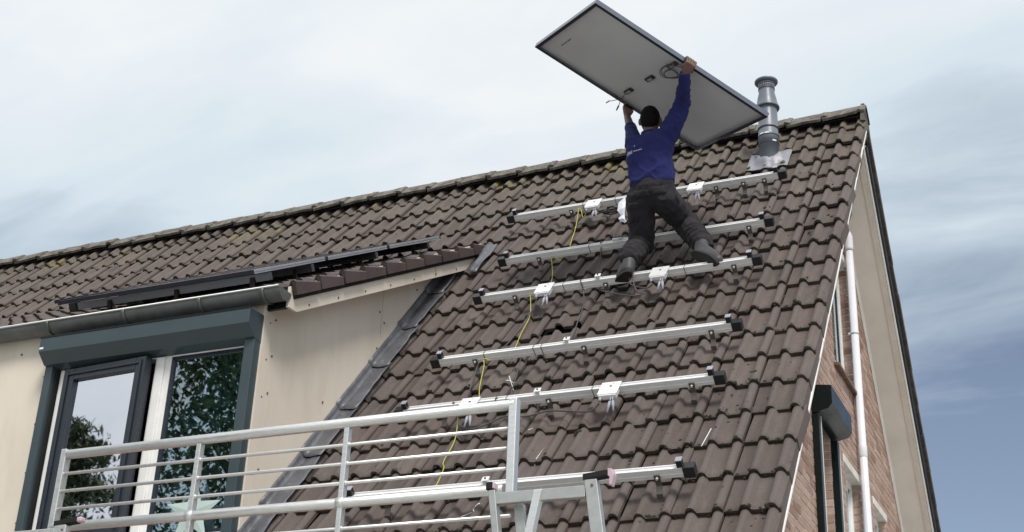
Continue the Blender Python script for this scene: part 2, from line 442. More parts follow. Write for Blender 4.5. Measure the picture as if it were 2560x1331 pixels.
# ------------------------------------------------------------------ house frame of reference
ZR = 8.6                                   # ridge height of the tile crest plane
P = 0.865313                               # front roof pitch, about 49.6 degrees
G = 0.348469                               # tile gauge
S0 = 0.30                                  # nose of the first course, measured down from the ridge
TILT = 0.078
RW, RH = 0.035, 0.038                      # half width and height of a roll
UP = Vector((0, math.cos(P), math.sin(P))); DN = -UP
NR = Vector((0, -math.sin(P), math.cos(P)))
ORI = Vector((0, 0, ZR))
def rp(x, s, h=0.0): return ORI + Vector((x, 0, 0)) + DN*s + NR*h
PB = rad(50)                               # back slope
NB = Vector((0, math.sin(PB), math.cos(PB))); DB = Vector((0, math.cos(PB), -math.sin(PB)))
def bp_(x, s, h=0.0): return ORI + Vector((x, 0, 0)) + DB*s + NB*h
PD = rad(29.6)                             # dormer roof
UD = Vector((0, math.cos(PD), math.sin(PD))); ND = Vector((0, -math.sin(PD), math.cos(PD)))
OD = Vector((0, -4.07, 5.60))              # crest of the dormer eave tiles
def dp(x, s, h=0.0): return OD + Vector((x, 0, 0)) + UD*s + ND*h   # s runs up the slope here
XW = -0.29                                 # gable wall plane
XC = -3.35                                 # dormer cheek plane
YF = -4.06                                 # dormer front plane
XL = -16.2                                 # left end of what is built

def prof(u):
    """height of the tile surface across its width; crests at u = 0, -0.15 ..."""
    t = abs(((u + 0.075) % 0.15) - 0.075)
    if t >= RW: return -RH
    return -RH + RH * math.cos(math.pi/2 * t/RW) ** 0.6
def surf_h(x, s):
    k = max(0, math.ceil((s - S0)/G - 1e-6)); sk = S0 + k*G
    return prof(x) - TILT*(sk - s)

# ------------------------------------------------------------------ house
house = thing('house', (0, 0, 0), 'brown tiled brick house with a dormer and solar rails on its roof', 'house')

mb = MB()
a = [rp(XC, -0.02, -0.10), rp(0.0, -0.02, -0.10), rp(0.0, 7.15, -0.10), rp(XC, 7.15, -0.10)]
mb.add(a, [(0, 3, 2, 1)])
a = [rp(XL, -0.02, -0.10), rp(XC, -0.02, -0.10), rp(XC, 1.85, -0.10), rp(XL, 1.85, -0.10)]
mb.add(a, [(0, 3, 2, 1)])
mb.prism([rp(0, 7.15, -0.10), rp(0, 7.15, -0.03), rp(0, 7.08, -0.07)], (XC, 0, 0))
roof = mb.build('roof', M_DECK, house)

def tile_verts(length, u0, u1, flange=0.0, thick=0.023, level=None, flen=None, steep=False):
    us = []
    for c in (-0.15, 0.0):
        us += [c - RW, c - RW*0.62, c - RW*0.25, c + RW*0.25, c + RW*0.62, c + RW]
    us = [u0] + us[:-1] + [RW*0.86 if not flange else RW] + ([u1] if flange else [])
    if steep: us = us[:-2]
    vs, fs, sm = [], [], []
    for y in (0.0, length):
        for u in us: vs.append((u, y, prof(u) - TILT*y))
    n = len(us)
    for i in range(n-1): fs.append((i, i+1, n+i+1, n+i)); sm.append(True)
    b = len(vs)
    for u in us: vs.append((u, 0.0, prof(u)))
    for u in us: vs.append((u, 0.006, prof(u) - thick - (0.004 if prof(u) < -RH + 0.001 else 0.0)))
    for i in range(n-1): fs.append((b+i, b+n+i, b+n+i+1, b+i+1)); sm.append(False)
    # left and right edges
    for side, idx in ((-1, 0), (1, n-1)):
        u = us[idx]; b = len(vs); dep = flange if (side == 1 and flange) else thick
        fl_ = (flen or length) if (dep == flange and flange) else length
        zb = (prof(u) - dep + level*fl_) if (level is not None and dep == flange) else prof(u) - TILT*fl_ - dep
        vs += [(u, 0.0, prof(u)), (u, fl_, prof(u) - TILT*fl_), (u, fl_, zb), (u, 0.0, prof(u) - dep)]
        fs.append((b, b+1, b+2, b+3) if side == -1 else (b, b+3, b+2, b+1)); sm.append(False)
        if dep == flange and flange:
            b = len(vs); vs += [(u, 0, prof(u)), (u, 0, prof(u)-dep), (u-0.03, 0, prof(u)-dep), (u-0.03, 0, prof(u))]
            fs.append((b, b+3, b+2, b+1)); sm.append(False)
            b = len(vs); vs += [(u, 0, prof(u)-dep), (u, fl_, zb), (u-0.03, fl_, zb), (u-0.03, 0, prof(u)-dep)]
            fs.append((b, b+1, b+2, b+3)); sm.append(False)
    return vs, fs, sm

def tile_mesh(name, mat, *a, **k):
    vs, fs, sm = tile_verts(*a, **k)
    me = bpy.data.meshes.new(name); me.from_pydata(vs, [], fs)
    me.polygons.foreach_set('use_smooth', sm)
    at = me.attributes.new('tloc', 'FLOAT_VECTOR', 'POINT')
    at.data.foreach_set('vector', np.array(vs, dtype=np.float32).ravel())
    me.materials.append(mat); me.update()
    return me

def join_stuff(name, items, mat, parent, vert_sets):
    """items: (mesh key, matrix, random); joined into one mesh with tloc and rnd attributes"""
    V, F, SM, TL, RN = [], [], [], [], []
    b = 0
    for key, M, r in items:
        vs, fs, sm = vert_sets[key]
        va = np.array(vs); A = np.array(M)
        V.append(va @ A[:3, :3].T + A[:3, 3]); TL.append(va); RN.append(np.full(len(va), r))
        F += [[b+i for i in f] for f in fs]; SM += sm; b += len(va)
    V = np.concatenate(V); me = bpy.data.meshes.new(name)
    me.from_pydata(V.tolist(), [], F); me.polygons.foreach_set('use_smooth', SM)
    me.attributes.new('tloc', 'FLOAT_VECTOR', 'POINT').data.foreach_set('vector', np.concatenate(TL).astype(np.float32).ravel())
    me.attributes.new('rnd', 'FLOAT', 'POINT').data.foreach_set('value', np.concatenate(RN).astype(np.float32))
    me.materials.append(mat); me.update()
    return tag(link_mesh(name, me, mat, parent), kind='stuff')

TL = 0.42
V_full = tile_verts(TL, -0.3 + RW + 0.002, RW + 0.002); V_top = tile_verts(0.26, -0.3 + RW + 0.002, RW + 0.002)
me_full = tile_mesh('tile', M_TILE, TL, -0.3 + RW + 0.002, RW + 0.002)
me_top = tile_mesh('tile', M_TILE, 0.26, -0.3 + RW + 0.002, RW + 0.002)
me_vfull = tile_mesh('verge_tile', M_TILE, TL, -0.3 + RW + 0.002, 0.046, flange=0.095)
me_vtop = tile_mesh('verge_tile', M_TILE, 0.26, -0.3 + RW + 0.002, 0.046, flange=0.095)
VS = {'full': V_full, 'top': V_top}

def tile_matrix(base, up, nrm, jitter=1.0, shift=0.0):
    M = Matrix.Identity(4)
    for i in range(3):
        M[i][0] = (1, 0, 0)[i]; M[i][1] = up[i]; M[i][2] = nrm[i]
    J = Matrix.Rotation(random.gauss(0, 0.006)*jitter, 4, 'Z') @ Matrix.Rotation(random.gauss(0, 0.006)*jitter, 4, 'X') @ Matrix.Rotation(random.gauss(0, 0.007)*jitter, 4, 'Y')
    off = Matrix.Translation((random.gauss(0, 0.0015)*jitter, random.gauss(0, 0.004)*jitter + shift, abs(random.gauss(0, 0.0018))*jitter))
    return Matrix.Translation(base) @ M @ off @ J

def px_size(p):
    q = p - CAM; d = q.length; return 1.0/(d*d)

NROW = 20
main_tiles = []
for k in range(NROW):
    s = S0 + k*G
    for c in range(0, 54):
        x = -0.3*c
        if x < XL + 0.2: continue
        if s > 1.78 and x - 0.26 < XC + 0.03:
            continue                                   # dormer stands here
        shift = 0.0
        base = rp(x, s)
        if k == 10 and c == 6: shift = 0.14            # one tile pushed up, leaving a dark gap
        M = tile_matrix(base, UP, NR, 1.5, shift)
        main_tiles.append((k, c, M, px_size(base)))
verge = [t for t in main_tiles if t[1] == 0]
field = sorted([t for t in main_tiles if t[1] > 0], key=lambda t: -t[3])
for k, c, M, _ in verge:
    o = bpy.data.objects.new('verge_tile', me_vtop if k == 0 else me_vfull); COL.objects.link(o); o.parent = roof; o.matrix_basis = M
# the narrow cut tiles along the dormer cheek
V_cut = None
for k, c, M, _ in field[:290]:
    o = bpy.data.objects.new('tile', me_top if k == 0 else me_full); COL.objects.link(o); o.parent = roof; o.matrix_basis = M
rest = [('top' if k == 0 else 'full', M, random.random()) for k, c, M, _ in field[290:]]
# tiles cut against the dormer cheek
cut_u0 = -0.19
V_cut = tile_verts(TL, -0.3 + RW + 0.002, RW + 0.002)
me_cut_vs = [(max(u, -0.105), y, z) for (u, y, z) in V_cut[0]]
VS['cut'] = (me_cut_vs, V_cut[1], V_cut[2])
for k in range(NROW):
    s = S0 + k*G
    if s > 1.78:
        rest.append(('cut', tile_matrix(rp(-3.3 + 0.06, s), UP, NR, 0.6), random.random()))
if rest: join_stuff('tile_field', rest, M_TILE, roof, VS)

# back slope with its verge tiles, seen from below at the rake
mb = MB(); mb.add([bp_(XL, -0.02, -0.06), bp_(-0.05, -0.02, -0.06), bp_(-0.05, 7.1, -0.06), bp_(XL, 7.1, -0.06)], [(0, 1, 2, 3)])
back = mb.build('back_roof', M_DECK, house)
mbv = MB()
mbv.prism([(0.0, 0.0, -0.052), (0.0, 0.0, 0.012), (-0.045, 0.0, 0.03), (-0.09, 0.0, 0.0), (-0.30, 0.0, 0.0), (-0.30, 0.0, -0.03), (-0.03, 0.0, -0.03), (-0.03, 0.0, -0.052)], (0, 0.40, -0.012))
me_bv = mbv.mesh('back_verge_tile'); me_bv.materials.append(M_TILE)
for k in range(20):
    o = bpy.data.objects.new('back_verge_tile', me_bv); COL.objects.link(o); o.parent = back
    o.matrix_basis = tile_matrix(bp_(0.045, 0.42 + k*G, 0.0), -DB, NB, 1.0)

# ridge: black roll, mortar bedding and lichen covered caps
mb = MB()
for sgn in (-1, 1):
    for x in np.arange(0.02, XL, -0.6):
        x1 = max(x - 0.6, XL)
        mb.add([(x, sgn*0.04, 8.61), (x1, sgn*0.04, 8.61), (x1, sgn*(0.102+random.uniform(-.005, .005)), 8.492), (x, sgn*(0.102+random.uniform(-.005, .005)), 8.492)], [(0, 1, 2, 3)])
mb.build('ridge_roll', M_ROLL, roof)
def ridge_cap_mesh(name, length, seed):
    r_ = random.Random(seed)
    vs, fs = [], []
    pr_ = [(-0.136, -0.130), (-0.105, -0.094), (-0.062, -0.044), (-0.022, -0.008), (0.022, -0.008), (0.062, -0.044), (0.105, -0.094), (0.136, -0.130)]
    sec = [(0.0, 1.05), (0.03, 1.075), (0.055, 1.07), (0.066, 1.01), (length*0.5, 1.0), (length, 0.985)]
    for x, k_ in sec:
        for y_, z_ in pr_:
            vs.append((-x, y_*k_ + r_.gauss(0, 0.0025), z_*(2-k_) + (k_-1)*0.12 + r_.gauss(0, 0.003)))
    n = len(pr_)
    for i in range(len(sec)-1):
        for j in range(n-1): fs.append((i*n+j, (i+1)*n+j, (i+1)*n+j+1, i*n+j+1))
    b = len(vs)
    for j in range(n): vs.append(vs[j])
    for j in range(n): vs.append((0.002, vs[j][1]*0.86, vs[j][2] - 0.022))
    for j in range(n-1): fs.append((b+j, b+j+1, b+n+j+1, b+n+j))
    # lower lips
    for j in (0, n-1):
        b = len(vs)
        for i in range(len(sec)):
            p = vs[i*n+j]; vs.append((p[0], p[1], p[2])); vs.append((p[0], p[1]*0.88, p[2]-0.018))
        for i in range(len(sec)-1): fs.append((b+2*i, b+2*i+1, b+2*i+3, b+2*i+2))
    me = bpy.data.meshes.new(name); me.from_pydata(vs, [], fs); me.polygons.foreach_set('use_smooth', [True]*len(fs)); me.materials.append(M_RIDGE); me.update()
    return me
caps = [ridge_cap_mesh('ridge_tile', 0.38, i) for i in range(4)]
x = 0.055; i = 0
while x > XL + 0.2:
    o = bpy.data.objects.new('ridge_tile', caps[i % 4]); COL.objects.link(o); o.parent = roof
    o.matrix_basis = Matrix.Translation((x, random.gauss(0, 0.004), 8.652 + random.gauss(0, 0.0025))) @ Matrix.Rotation(random.gauss(0, 0.008), 4, 'Y') @ Matrix.Rotation(random.gauss(0, 0.02), 4, 'X')
    x -= 0.335; i += 1
# end plate closing the ridge at the gable
mb = MB(); mb.prism([(0.045, -0.12, 8.55), (0.045, -0.06, 8.65), (0.045, 0.06, 8.65), (0.045, 0.12, 8.55), (0.045, 0.16, 8.42), (0.045, 0.0, 8.50), (0.045, -0.16, 8.42)], (-0.03, 0, 0))
mb.build('ridge_end', M_TILE, roof)

# verge and rake boards
mb = MB(); D0 = [(0.25, 0.10), (1.0, 0.108), (2.0, 0.118), (3.2, 0.128), (4.4, 0.13), (5.6, 0.125), (7.1, 0.12)]
for (s0, d0), (s1, d1) in zip(D0[:-1], D0[1:]):
    q = [rp(0.052, s0, -d0), rp(0.052, s1, -d1), rp(0.052, s1, -d1-0.014), rp(0.052, s0, -d0-0.014)]
    mb.add(q + [v - Vector((0.022, 0, 0)) for v in q], [(0, 1, 2, 3), (7, 6, 5, 4), (0, 4, 5, 1), (3, 2, 6, 7)])
mb.build('verge_strip', M_PAINTW, house)
mb = MB(); mb.add([rp(XW, 0.2, -0.15), rp(0.03, 0.2, -0.15), rp(0.03, 7.1, -0.15), rp(XW, 7.1, -0.15)], [(0, 1, 2, 3)])
mb.build('front_soffit', M_SOFFIT, house)
mb = MB(); mb.add([bp_(XW-0.02, 0.30, -0.20), bp_(-0.07, 0.30, -0.20), bp_(-0.07, 7.0, -0.20), bp_(XW-0.02, 7.0, -0.20)], [(0, 3, 2, 1)])
mb.build('soffit', M_SOFFIT, house)
def slope_board(name, mat, x0, x1, h0, h1, s0=0.30, s1=7.0):
    b_ = MB(); q = [bp_(x0, s0, h0), bp_(x1, s0, h0), bp_(x1, s0, h1), bp_(x0, s0, h1)]
    b_.prism(q, DB*(s1-s0)); return b_.build(name, mat, house)
slope_board('barge_board', M_CREAM_W, -0.07, -0.016, -0.212, -0.05)
slope_board('rake_trim', M_PAINTW, -0.013, 0.0, -0.205, -0.06)
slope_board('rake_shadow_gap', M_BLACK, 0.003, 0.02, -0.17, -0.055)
# coving strip between wall and soffit
b_ = MB(); b_.prism([bp_(XW, 0.4, -0.203), bp_(XW+0.022, 0.4, -0.203), bp_(XW, 0.4, -0.235)], DB*6.4); b_.build('coving', M_SOFFIT, house)

# ------------------------------------------------------------------ gable wall: mortar sheet and bricks
# openings: y0, y1, z0, z1
OPEN = [(-0.44, 0.37, 6.05, 7.25), (-1.40, -0.83, 3.6, 5.36), (-0.31, 0.345, 3.9, 5.225), (0.945, 1.535, 3.9, 5.222)]
def y_left(z): return -(ZR - z)/math.tan(P) + 0.13/math.sin(P)
def y_right(z): return (ZR - z)/math.tan(PB) - 0.14/math.sin(PB)
mb = MB(); zc = 0.0625; XM = XW - 0.004
zs = np.arange(3.0, 8.45, zc)
for z0 in zs:
    z1 = z0 + zc; zm = (z0+z1)/2
    segs = [[None, None]]
    cuts = sorted([(o[0], o[1]) for o in OPEN if o[2] < zm < o[3]])
    lo0, lo1, hi0, hi1 = y_left(z0), y_left(z1), y_right(z0), y_right(z1)
    cur0, cur1 = lo0, lo1
    for c0, c1 in cuts:
        if c0 > max(cur0, cur1): mb.add([(XM, cur0, z0), (XM, c0, z0), (XM, c0, z1), (XM, cur1, z1)], [(0, 1, 2, 3)])
        cur0 = cur1 = c1
    if min(hi0, hi1) > max(cur0, cur1): mb.add([(XM, cur0, z0), (XM, hi0, z0), (XM, hi1, z1), (XM, cur1, z1)], [(0, 1, 2, 3)])
mb.add([(XM, -4.3, 0), (XM, 4.3, 0), (XM, 4.3, 3.0), (XM, -4.3, 3.0)], [(0, 1, 2, 3)])
for y0, y1, z0, z1 in OPEN:
    xb = XW - 0.10
    mb.add([(XM, y0, z0), (XM, y1, z0), (XM, y1, z1), (XM, y0, z1), (xb, y0, z0), (xb, y1, z0), (xb, y1, z1), (xb, y0, z1)],
           [(0, 4, 5, 1), (1, 5, 6, 2), (2, 6, 7, 3), (3, 7, 4, 0)])
gable = mb.build('gable_wall', M_MORTAR, house)
BL, BH = 0.21, 0.0515
bvs = [(0, 0, 0), (0, BL, 0), (0, BL, BH), (0, 0, BH), (-0.02, 0, 0), (-0.02, BL, 0), (-0.02, BL, BH), (-0.02, 0, BH)]
bfs = [(0, 1, 2, 3), (0, 4, 5, 1), (1, 5, 6, 2), (2, 6, 7, 3), (3, 7, 4, 0)]
me_brick = bpy.data.meshes.new('brick'); me_brick.from_pydata(bvs, [], bfs); me_brick.materials.append(M_BRICK)
bricks = []
for r, z in enumerate(np.arange(3.6, 8.3, zc)):
    off = 0.0 if r % 2 == 0 else 0.11
    for y in np.arange(-4.4 + off, 4.2, 0.22):
        pieces = [(y, y + BL)]
        for o0, o1, oz0, oz1 in OPEN:
            if z + BH > oz0 + 0.01 and z < oz1 - 0.01:
                new = []
                for p0, p1 in pieces:
                    if p1 <= o0 or p0 >= o1: new.append((p0, p1)); continue
                    if p0 < o0 - 0.02: new.append((p0, o0))
                    if p1 > o1 + 0.02: new.append((o1, p1))
                pieces = new
        for p0, p1 in pieces:
            yc = (p0+p1)/2
            if yc < y_left(z) + 0.02 or yc > y_right(z) - 0.0: continue
            if p0 < y_left(z + BH) - 0.12: continue
            bricks.append((Vector((XW, p0, z)), (p1-p0)/BL))
def brick_weight(b):
    p = b[0]
    hidden = p.y < -(ZR - p.z)/math.tan(P) + 0.9       # behind the verge as seen in the picture
    vis = p.z > 4.05 and p.y > -2.9
    return (0 if not vis else 1, -(p - CAM).length)
bricks.sort(key=brick_weight, reverse=True)
def brick_matrix(p, sc):
    return Matrix.Translation(p + Vector((random.gauss(0, 0.0012), random.gauss(0, 0.001), random.gauss(0, 0.0012)))) @ Matrix.Diagonal((1, sc, 1, 1))
VSB = {'b': (bvs, bfs, [False]*5)}
for p, sc in bricks[:280]:
    o = bpy.data.objects.new('brick', me_brick); COL.objects.link(o); o.parent = gable; o.matrix_basis = brick_matrix(p, sc)
join_stuff('brick_field', [('b', brick_matrix(p, sc), random.random()) for p, sc in bricks[280:]], M_BRICK, gable, VSB)
# bricks of the window reveals (the far jambs face the viewer)
rv = [(-0.004, 0, 0), (-0.07, 0, 0), (-0.07, 0, BH), (-0.004, 0, BH), (-0.004, 0.02, 0), (-0.07, 0.02, 0), (-0.07, 0.02, BH), (-0.004, 0.02, BH)]
me_rev = bpy.data.meshes.new('reveal_brick'); me_rev.from_pydata(rv, [], [(0, 1, 2, 3)[::-1], (3, 2, 6, 7), (0, 4, 5, 1), (0, 3, 7, 4)]); me_rev.materials.append(M_BRICK)
for o0, o1, oz0, oz1 in OPEN:
    for z in np.arange(3.6, 8.3, zc):
        if z > max(oz0, 4.0) - 0.02 and z + BH < oz1 + 0.01:
            o = bpy.data.objects.new('reveal_brick', me_rev); COL.objects.link(o); o.parent = gable
            o.matrix_basis = Matrix.Translation((XW + random.gauss(0, .001), o1 - 0.008 + random.gauss(0, .001), z))
# windows in the gable
def gable_window(o, frame_mat, lintel=True, sill=None, label=None):
    y0, y1, z0, z1 = o; xf = XW - 0.068
    b = MB(); w = 0.055
    for (a0, a1, b0, b1) in ((y0, y1, z1-w, z1), (y0, y1, z0, z0+w), (y0, y0+w, z0+w, z1-w), (y1-w, y1, z0+w, z1-w)):
        b.box((xf-0.05, a0, b0), (xf, a1, b1))
    win = b.build('window', frame_mat, house, 0.004)
    if label: win['label'] = label
    b = MB()
    for (a0, a1, b0, b1) in ((y0+w, y1-w, z1-w-0.03, z1-w), (y0+w, y1-w, z0+w, z0+w+0.03), (y0+w, y0+w+0.03, z0+w, z1-w), (y1-w-0.03, y1-w, z0+w, z1-w)):
        b.box((xf-0.045, a0, b0), (xf-0.02, a1, b1))
    b.build('sash', M_SASH if sill else frame_mat, win)
    b = MB(); b.box((xf-0.034, y0+w+0.028, z0+w+0.028), (xf-0.028, y1-w-0.028, z1-w-0.028)); b.build('glass', M_GLASS, win)
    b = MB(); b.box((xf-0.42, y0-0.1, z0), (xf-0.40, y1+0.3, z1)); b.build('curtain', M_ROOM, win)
    if lintel:
        b = MB(); b.box((XW-0.095, y0-0.035, z1-0.004), (XW+0.006, y1+0.04, z1+0.066)); b.build('lintel', M_CONC, win, 0.005)
    if sill:
        b = MB()
        nS = 5; L = (y1-y0+0.08)/nS
        for k in range(nS):
            ya = y0 - 0.04 + k*L
            b.prism([(XW-0.08, ya, z0-0.005), (XW+0.045, ya, z0-0.035), (XW+0.045, ya, z0-0.062), (XW-0.08, ya, z0-0.04)], (0, L-0.004, 0))
        b.build('sill', M_SILL, win, 0.004)
    return win
gable_window(OPEN[0], M_WHITE, True, True)
gable_window(OPEN[1], M_WHITE, False)
gable_window(OPEN[2], M_WHITE, True)
gable_window(OPEN[3], M_WHITE, True)
# roller shutter on the gable
b = MB()
x0, x1 = XW+0.002, -0.135
b.prism([(x0, -1.47, 5.475), (x1, -1.47, 5.455), (x1, -1.47, 5.315), (x1-0.03, -1.47, 5.278), (x0, -1.47, 5.25)], (0, 0.73, 0))
sh2 = b.build('roller_shutter', M_SHUT_D, house, 0.004); sh2['label'] = 'dark green roller shutter box on the brick gable'
b = MB(); b.box((x0, -1.475, 3.6), (x0+0.05, -1.405, 5.243)); b.build('guide', M_SHUT_D, sh2, 0.003)
b = MB(); b.box((x0, -0.825, 3.6), (x0+0.05, -0.755, 5.243)); b.build('guide', M_SHUT_D, sh2, 0.003)

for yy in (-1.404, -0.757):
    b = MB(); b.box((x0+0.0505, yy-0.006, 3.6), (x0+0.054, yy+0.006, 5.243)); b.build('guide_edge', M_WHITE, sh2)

# ------------------------------------------------------------------ dormer
# roof deck
mb = MB(); mb.prism([dp(XL, 0.0, -0.06), dp(XL, 3.5, -0.06), dp(XL, 3.5, -0.12), dp(XL, 0.0, -0.12)], (-3.16 - XL, 0, 0))
droof = mb.build('dormer_roof', M_DECK, house)
GD = 0.337
V_dv = tile_verts(TL, -0.3 + RW + 0.002, 0.05, flange=0.135)
me_dt = tile_mesh('tile', M_TILE, TL, -0.3 + RW + 0.002, RW + 0.002)
me_dv = tile_mesh('verge_tile', M_TILE_D, 0.335, -0.3 + RW + 0.002, 0.05, flange=0.092, level=0.045, flen=0.322, steep=True)
XDV = -3.156
rest = []
for k in range(10):
    for c in range(0, 46):
        x = XDV - 0.3*c
        if x < XL + 0.3: continue
        M = tile_matrix(dp(x, k*GD, 0), UD, ND, 1.0)
        if c == 0:
            o = bpy.data.objects.new('verge_tile', me_dv); COL.objects.link(o); o.parent = droof; o.matrix_basis = M @ Matrix.Translation((random.gauss(0, 0.003), 0, 0.008)) @ Matrix.Rotation(rad(-2.6), 4, 'X')
        elif k < 3 and x > -8.2:
            o = bpy.data.objects.new('tile', me_dt); COL.objects.link(o); o.parent = droof; o.matrix_basis = M
        else: rest.append(('full', M, random.random()))
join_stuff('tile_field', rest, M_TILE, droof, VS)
# barge board with sloping cut end
XB = -3.195
b = MB()
bb = [(-4.06, 5.42), (-3.955, 5.425), (-1.485, 6.828), (-1.24, 7.09), (-1.20, 7.215), (-3.93, 5.645), (-4.06, 5.57)]
b.prism([(XB, y, z) for y, z in bb], (0.022, 0, 0))
dbarge = b.build('dormer_barge_board', M_CREAM, house, 0.003)
b = MB(); b.box((XB+0.0215, -2.03, 6.53), (XB+0.0228, -2.026, 6.66)); b.build('joint', M_SCREW, dbarge)
def screws(pts, axis, parent, r=0.008):
    b = MB()
    for p in pts:
        p = Vector(p); b.tube([p, p + Vector(axis)*0.006], [r, r*0.8], 6)
    return tag(b.build('screws', M_SCREW, parent), kind='stuff')
screws([(XB+0.022, -3.82 + i*0.36, 5.535 + i*0.36*0.568) for i in range(7)], (1, 0, 0), dbarge)
# soffit under the barge
b = MB(); b.add([(XB, -4.0, 5.47), (XC-0.02, -4.0, 5.47), (XC-0.02, -1.3, 7.0), (XB, -1.3, 7.0)], [(0, 1, 2, 3)]); b.build('dormer_soffit', M_CREAM, house)
# cheek panels
def roof_z(y, h=-0.06): return ZR + y*math.tan(P) + h/math.cos(P)
def dorm_z(y, h=-0.10): return OD.z + (y - OD.y)*math.tan(PD) + h/math.cos(PD)
def cheek(name, y0, y1, x, parent, mat=M_CREAM, bev=0.002):
    b = MB(); b.prism([(x, y0, roof_z(y0, -.08)), (x, y1, roof_z(y1, -.08)), (x, y1, dorm_z(y1)), (x, y0, dorm_z(y0))], (-0.02, 0, 0))
    return b.build(name, mat, parent, bev)
b = MB(); b.prism([(XC-0.021, YF+0.01, roof_z(YF, -.1)), (XC-0.021, -1.2, roof_z(-1.2, -.1)), (XC-0.021, -1.2, dorm_z(-1.2, -.11)), (XC-0.021, YF+0.01, dorm_z(YF, -.11))], (-0.04, 0, 0))
dcheek = b.build('dormer_cheek', M_BLACK, house)
cheek('panel', -3.963, -2.529, XC, dcheek); cheek('panel', -2.521, -1.35, XC, dcheek)
cheek('corner_strip', YF-0.01, -3.973, XC+0.008, dcheek, M_CREAM)
sc = []
for z in np.arange(4.05, 5.45, 0.26): sc += [(XC+0.004, -4.0, z), (XC, -3.93, z+0.05)]
for z in np.arange(5.2, 6.2, 0.3): sc += [(XC, -2.565, z+0.22), (XC, -2.485, z+0.16)] if roof_z(-2.5) < z+.1 else []
sc += [(XC, -3.25, 5.05), (XC, -3.25, 4.72), (XC, -3.9, 5.52), (XC, -3.3, 5.85), (XC, -2.9, 6.07), (XC, -2.2, 6.46), (XC, -1.85, 6.66), (XC, -2.0, 6.45)]
sc += [(XC, y, roof_z(y) + 0.18) for y in (-3.7, -3.4, -3.1, -2.8, -2.3, -2.0)]
screws(sc, (1, 0, 0), dcheek, 0.009)
# lead flashing laid over the tiles beside the cheek
b0 = MB(); lead_root = None
lead = None
s = 2.30; n_l = 0
while s < 6.9:
    L = 0.62 if n_l else 0.5
    cols, rows = 9, 8; vs_, fs_ = [], []
    wob = [random.gauss(0, 0.012) for _ in range(rows+1)]
    for j in range(rows+1):
        sj = s - 0.05 + (L+0.05)*j/rows
        width = 0.132 + wob[j]*0.45
        for i in range(cols+1):
            t = i/cols
            if t < 0.25:
                x = XC + 0.006 + 0.012*t/0.25; h = 0.055 - 0.055*(t/0.25) + 0.010
            else:
                x = XC + 0.018 + width*(t-0.25)/0.75
                h = 0.010 + 0.004*math.sin(x*40 + sj*7)
            curl = 0.012 if j == rows and i > 2 else 0.0
            dip = -0.012*math.sin(math.pi*min(1, max(0, (t-0.25)/0.75))) if j == rows else 0
            vs_.append(rp(x, sj + dip*(-1), h + 0.006*(L - (sj - s))/L*0 + 0.012*(j/rows) + random.gauss(0, 0.0015)))
    for j in range(rows):
        for i in range(cols):
            a_ = j*(cols+1)+i; fs_.append((a_, a_+cols+1, a_+cols+2, a_+1))
    bb_ = MB(); bb_.add(vs_, fs_, True)
    if lead is None:
        lead = bb_.build('lead_flashing', M_LEAD, house); piece = lead
    else: piece = bb_.build('lead_sheet', M_LEAD, lead)
    so = piece.modifiers.new('solid', 'SOLIDIFY'); so.thickness = 0.004; so.offset = 0
    s += L; n_l += 1
# curled soaker at the head of the dormer
bb_ = MB(); vs_ = []
for j in range(9):
    sj = 1.88 + j*0.069; xc_ = -3.045 - 0.002*j; wd = 0.040 + 0.010*math.sin(j*0.8)
    for i in range(5):
        t = i/4 - 0.5
        vs_.append(rp(xc_ + 2*t*wd, sj + 0.015*t, 0.012 + 0.035*max(0, -t) + 0.004*math.sin(j*1.3 + i*2)))
bb_.add(vs_, [(j*5+i, (j+1)*5+i, (j+1)*5+i+1, j*5+i+1) for j in range(8) for i in range(4)], True)
o = bb_.build('soaker', M_LEAD, lead); so = o.modifiers.new('solid', 'SOLIDIFY'); so.thickness = 0.004
# front panels
b = MB(); b.box((-16.0, YF, 3.5), (-5.09, YF+0.03, 5.56)); dfront = b.build('dormer_front', M_CREAM, house)
b = MB(); b.box((-5.09, YF, 5.26), (XC, YF+0.03, 5.56)); b.build('head_panel', M_CREAM, dfront)
screws([(-5.15, YF-0.004, 4.1+i*0.35) for i in range(4)] + [(-5.4, YF-0.004, 5.35), (-5.9, YF-0.004, 5.35)], (0, -1, 0), dfront)
# window
wy = YF
b = MB()
for x0, x1, z0, z1 in ((-5.0, -4.925, 3.9, 5.3), (-4.185, -4.055, 3.9, 5.3), (-4.925, -4.185, 5.17, 5.3), (-4.055, -3.43, 5.17, 5.3), (-4.925, -4.185, 3.86, 3.93), (-4.055, -3.43, 3.86, 3.93)):
    b.box((x0, wy-0.012, z0), (x1, wy+0.06, z1))
b.box((-4.165, wy-0.028, 3.93), (-4.10, wy-0.0125, 5.17)); b.box((-4.985, wy-0.022, 3.93), (-4.95, wy-0.0125, 5.17))
dwin = b.build('dormer_window', M_WHITE, house, 0.004)
b = MB()
for x0, x1, z0, z1 in ((-4.055, -4.03, 3.93, 5.17), (-3.455, -3.43, 3.93, 5.17), (-4.03, -3.455, 5.145, 5.17), (-4.03, -3.455, 3.93, 3.955)):
    b.box((x0, wy-0.004, z0), (x1, wy+0.03, z1))
b.build('fixed_frame', M_SASH, dwin)
b = MB(); b.box((-4.031, wy+0.008, 3.954), (-3.454, wy+0.014, 5.146)); b.build('fixed_pane', M_GLASS, dwin)
SA = Matrix.Translation((-4.925, wy-0.004, 0)) @ Matrix.Rotation(rad(-4.0), 4, 'Z')
b = MB(); W_ = 0.735
for x0, x1, z0, z1 in ((0, 0.095, 3.95, 5.16), (W_-0.085, W_, 3.95, 5.16), (0.095, W_-0.085, 5.075, 5.16), (0.095, W_-0.085, 3.95, 4.04)):
    b.box((x0, -0.05, z0), (x1, 0.02, z1), SA)
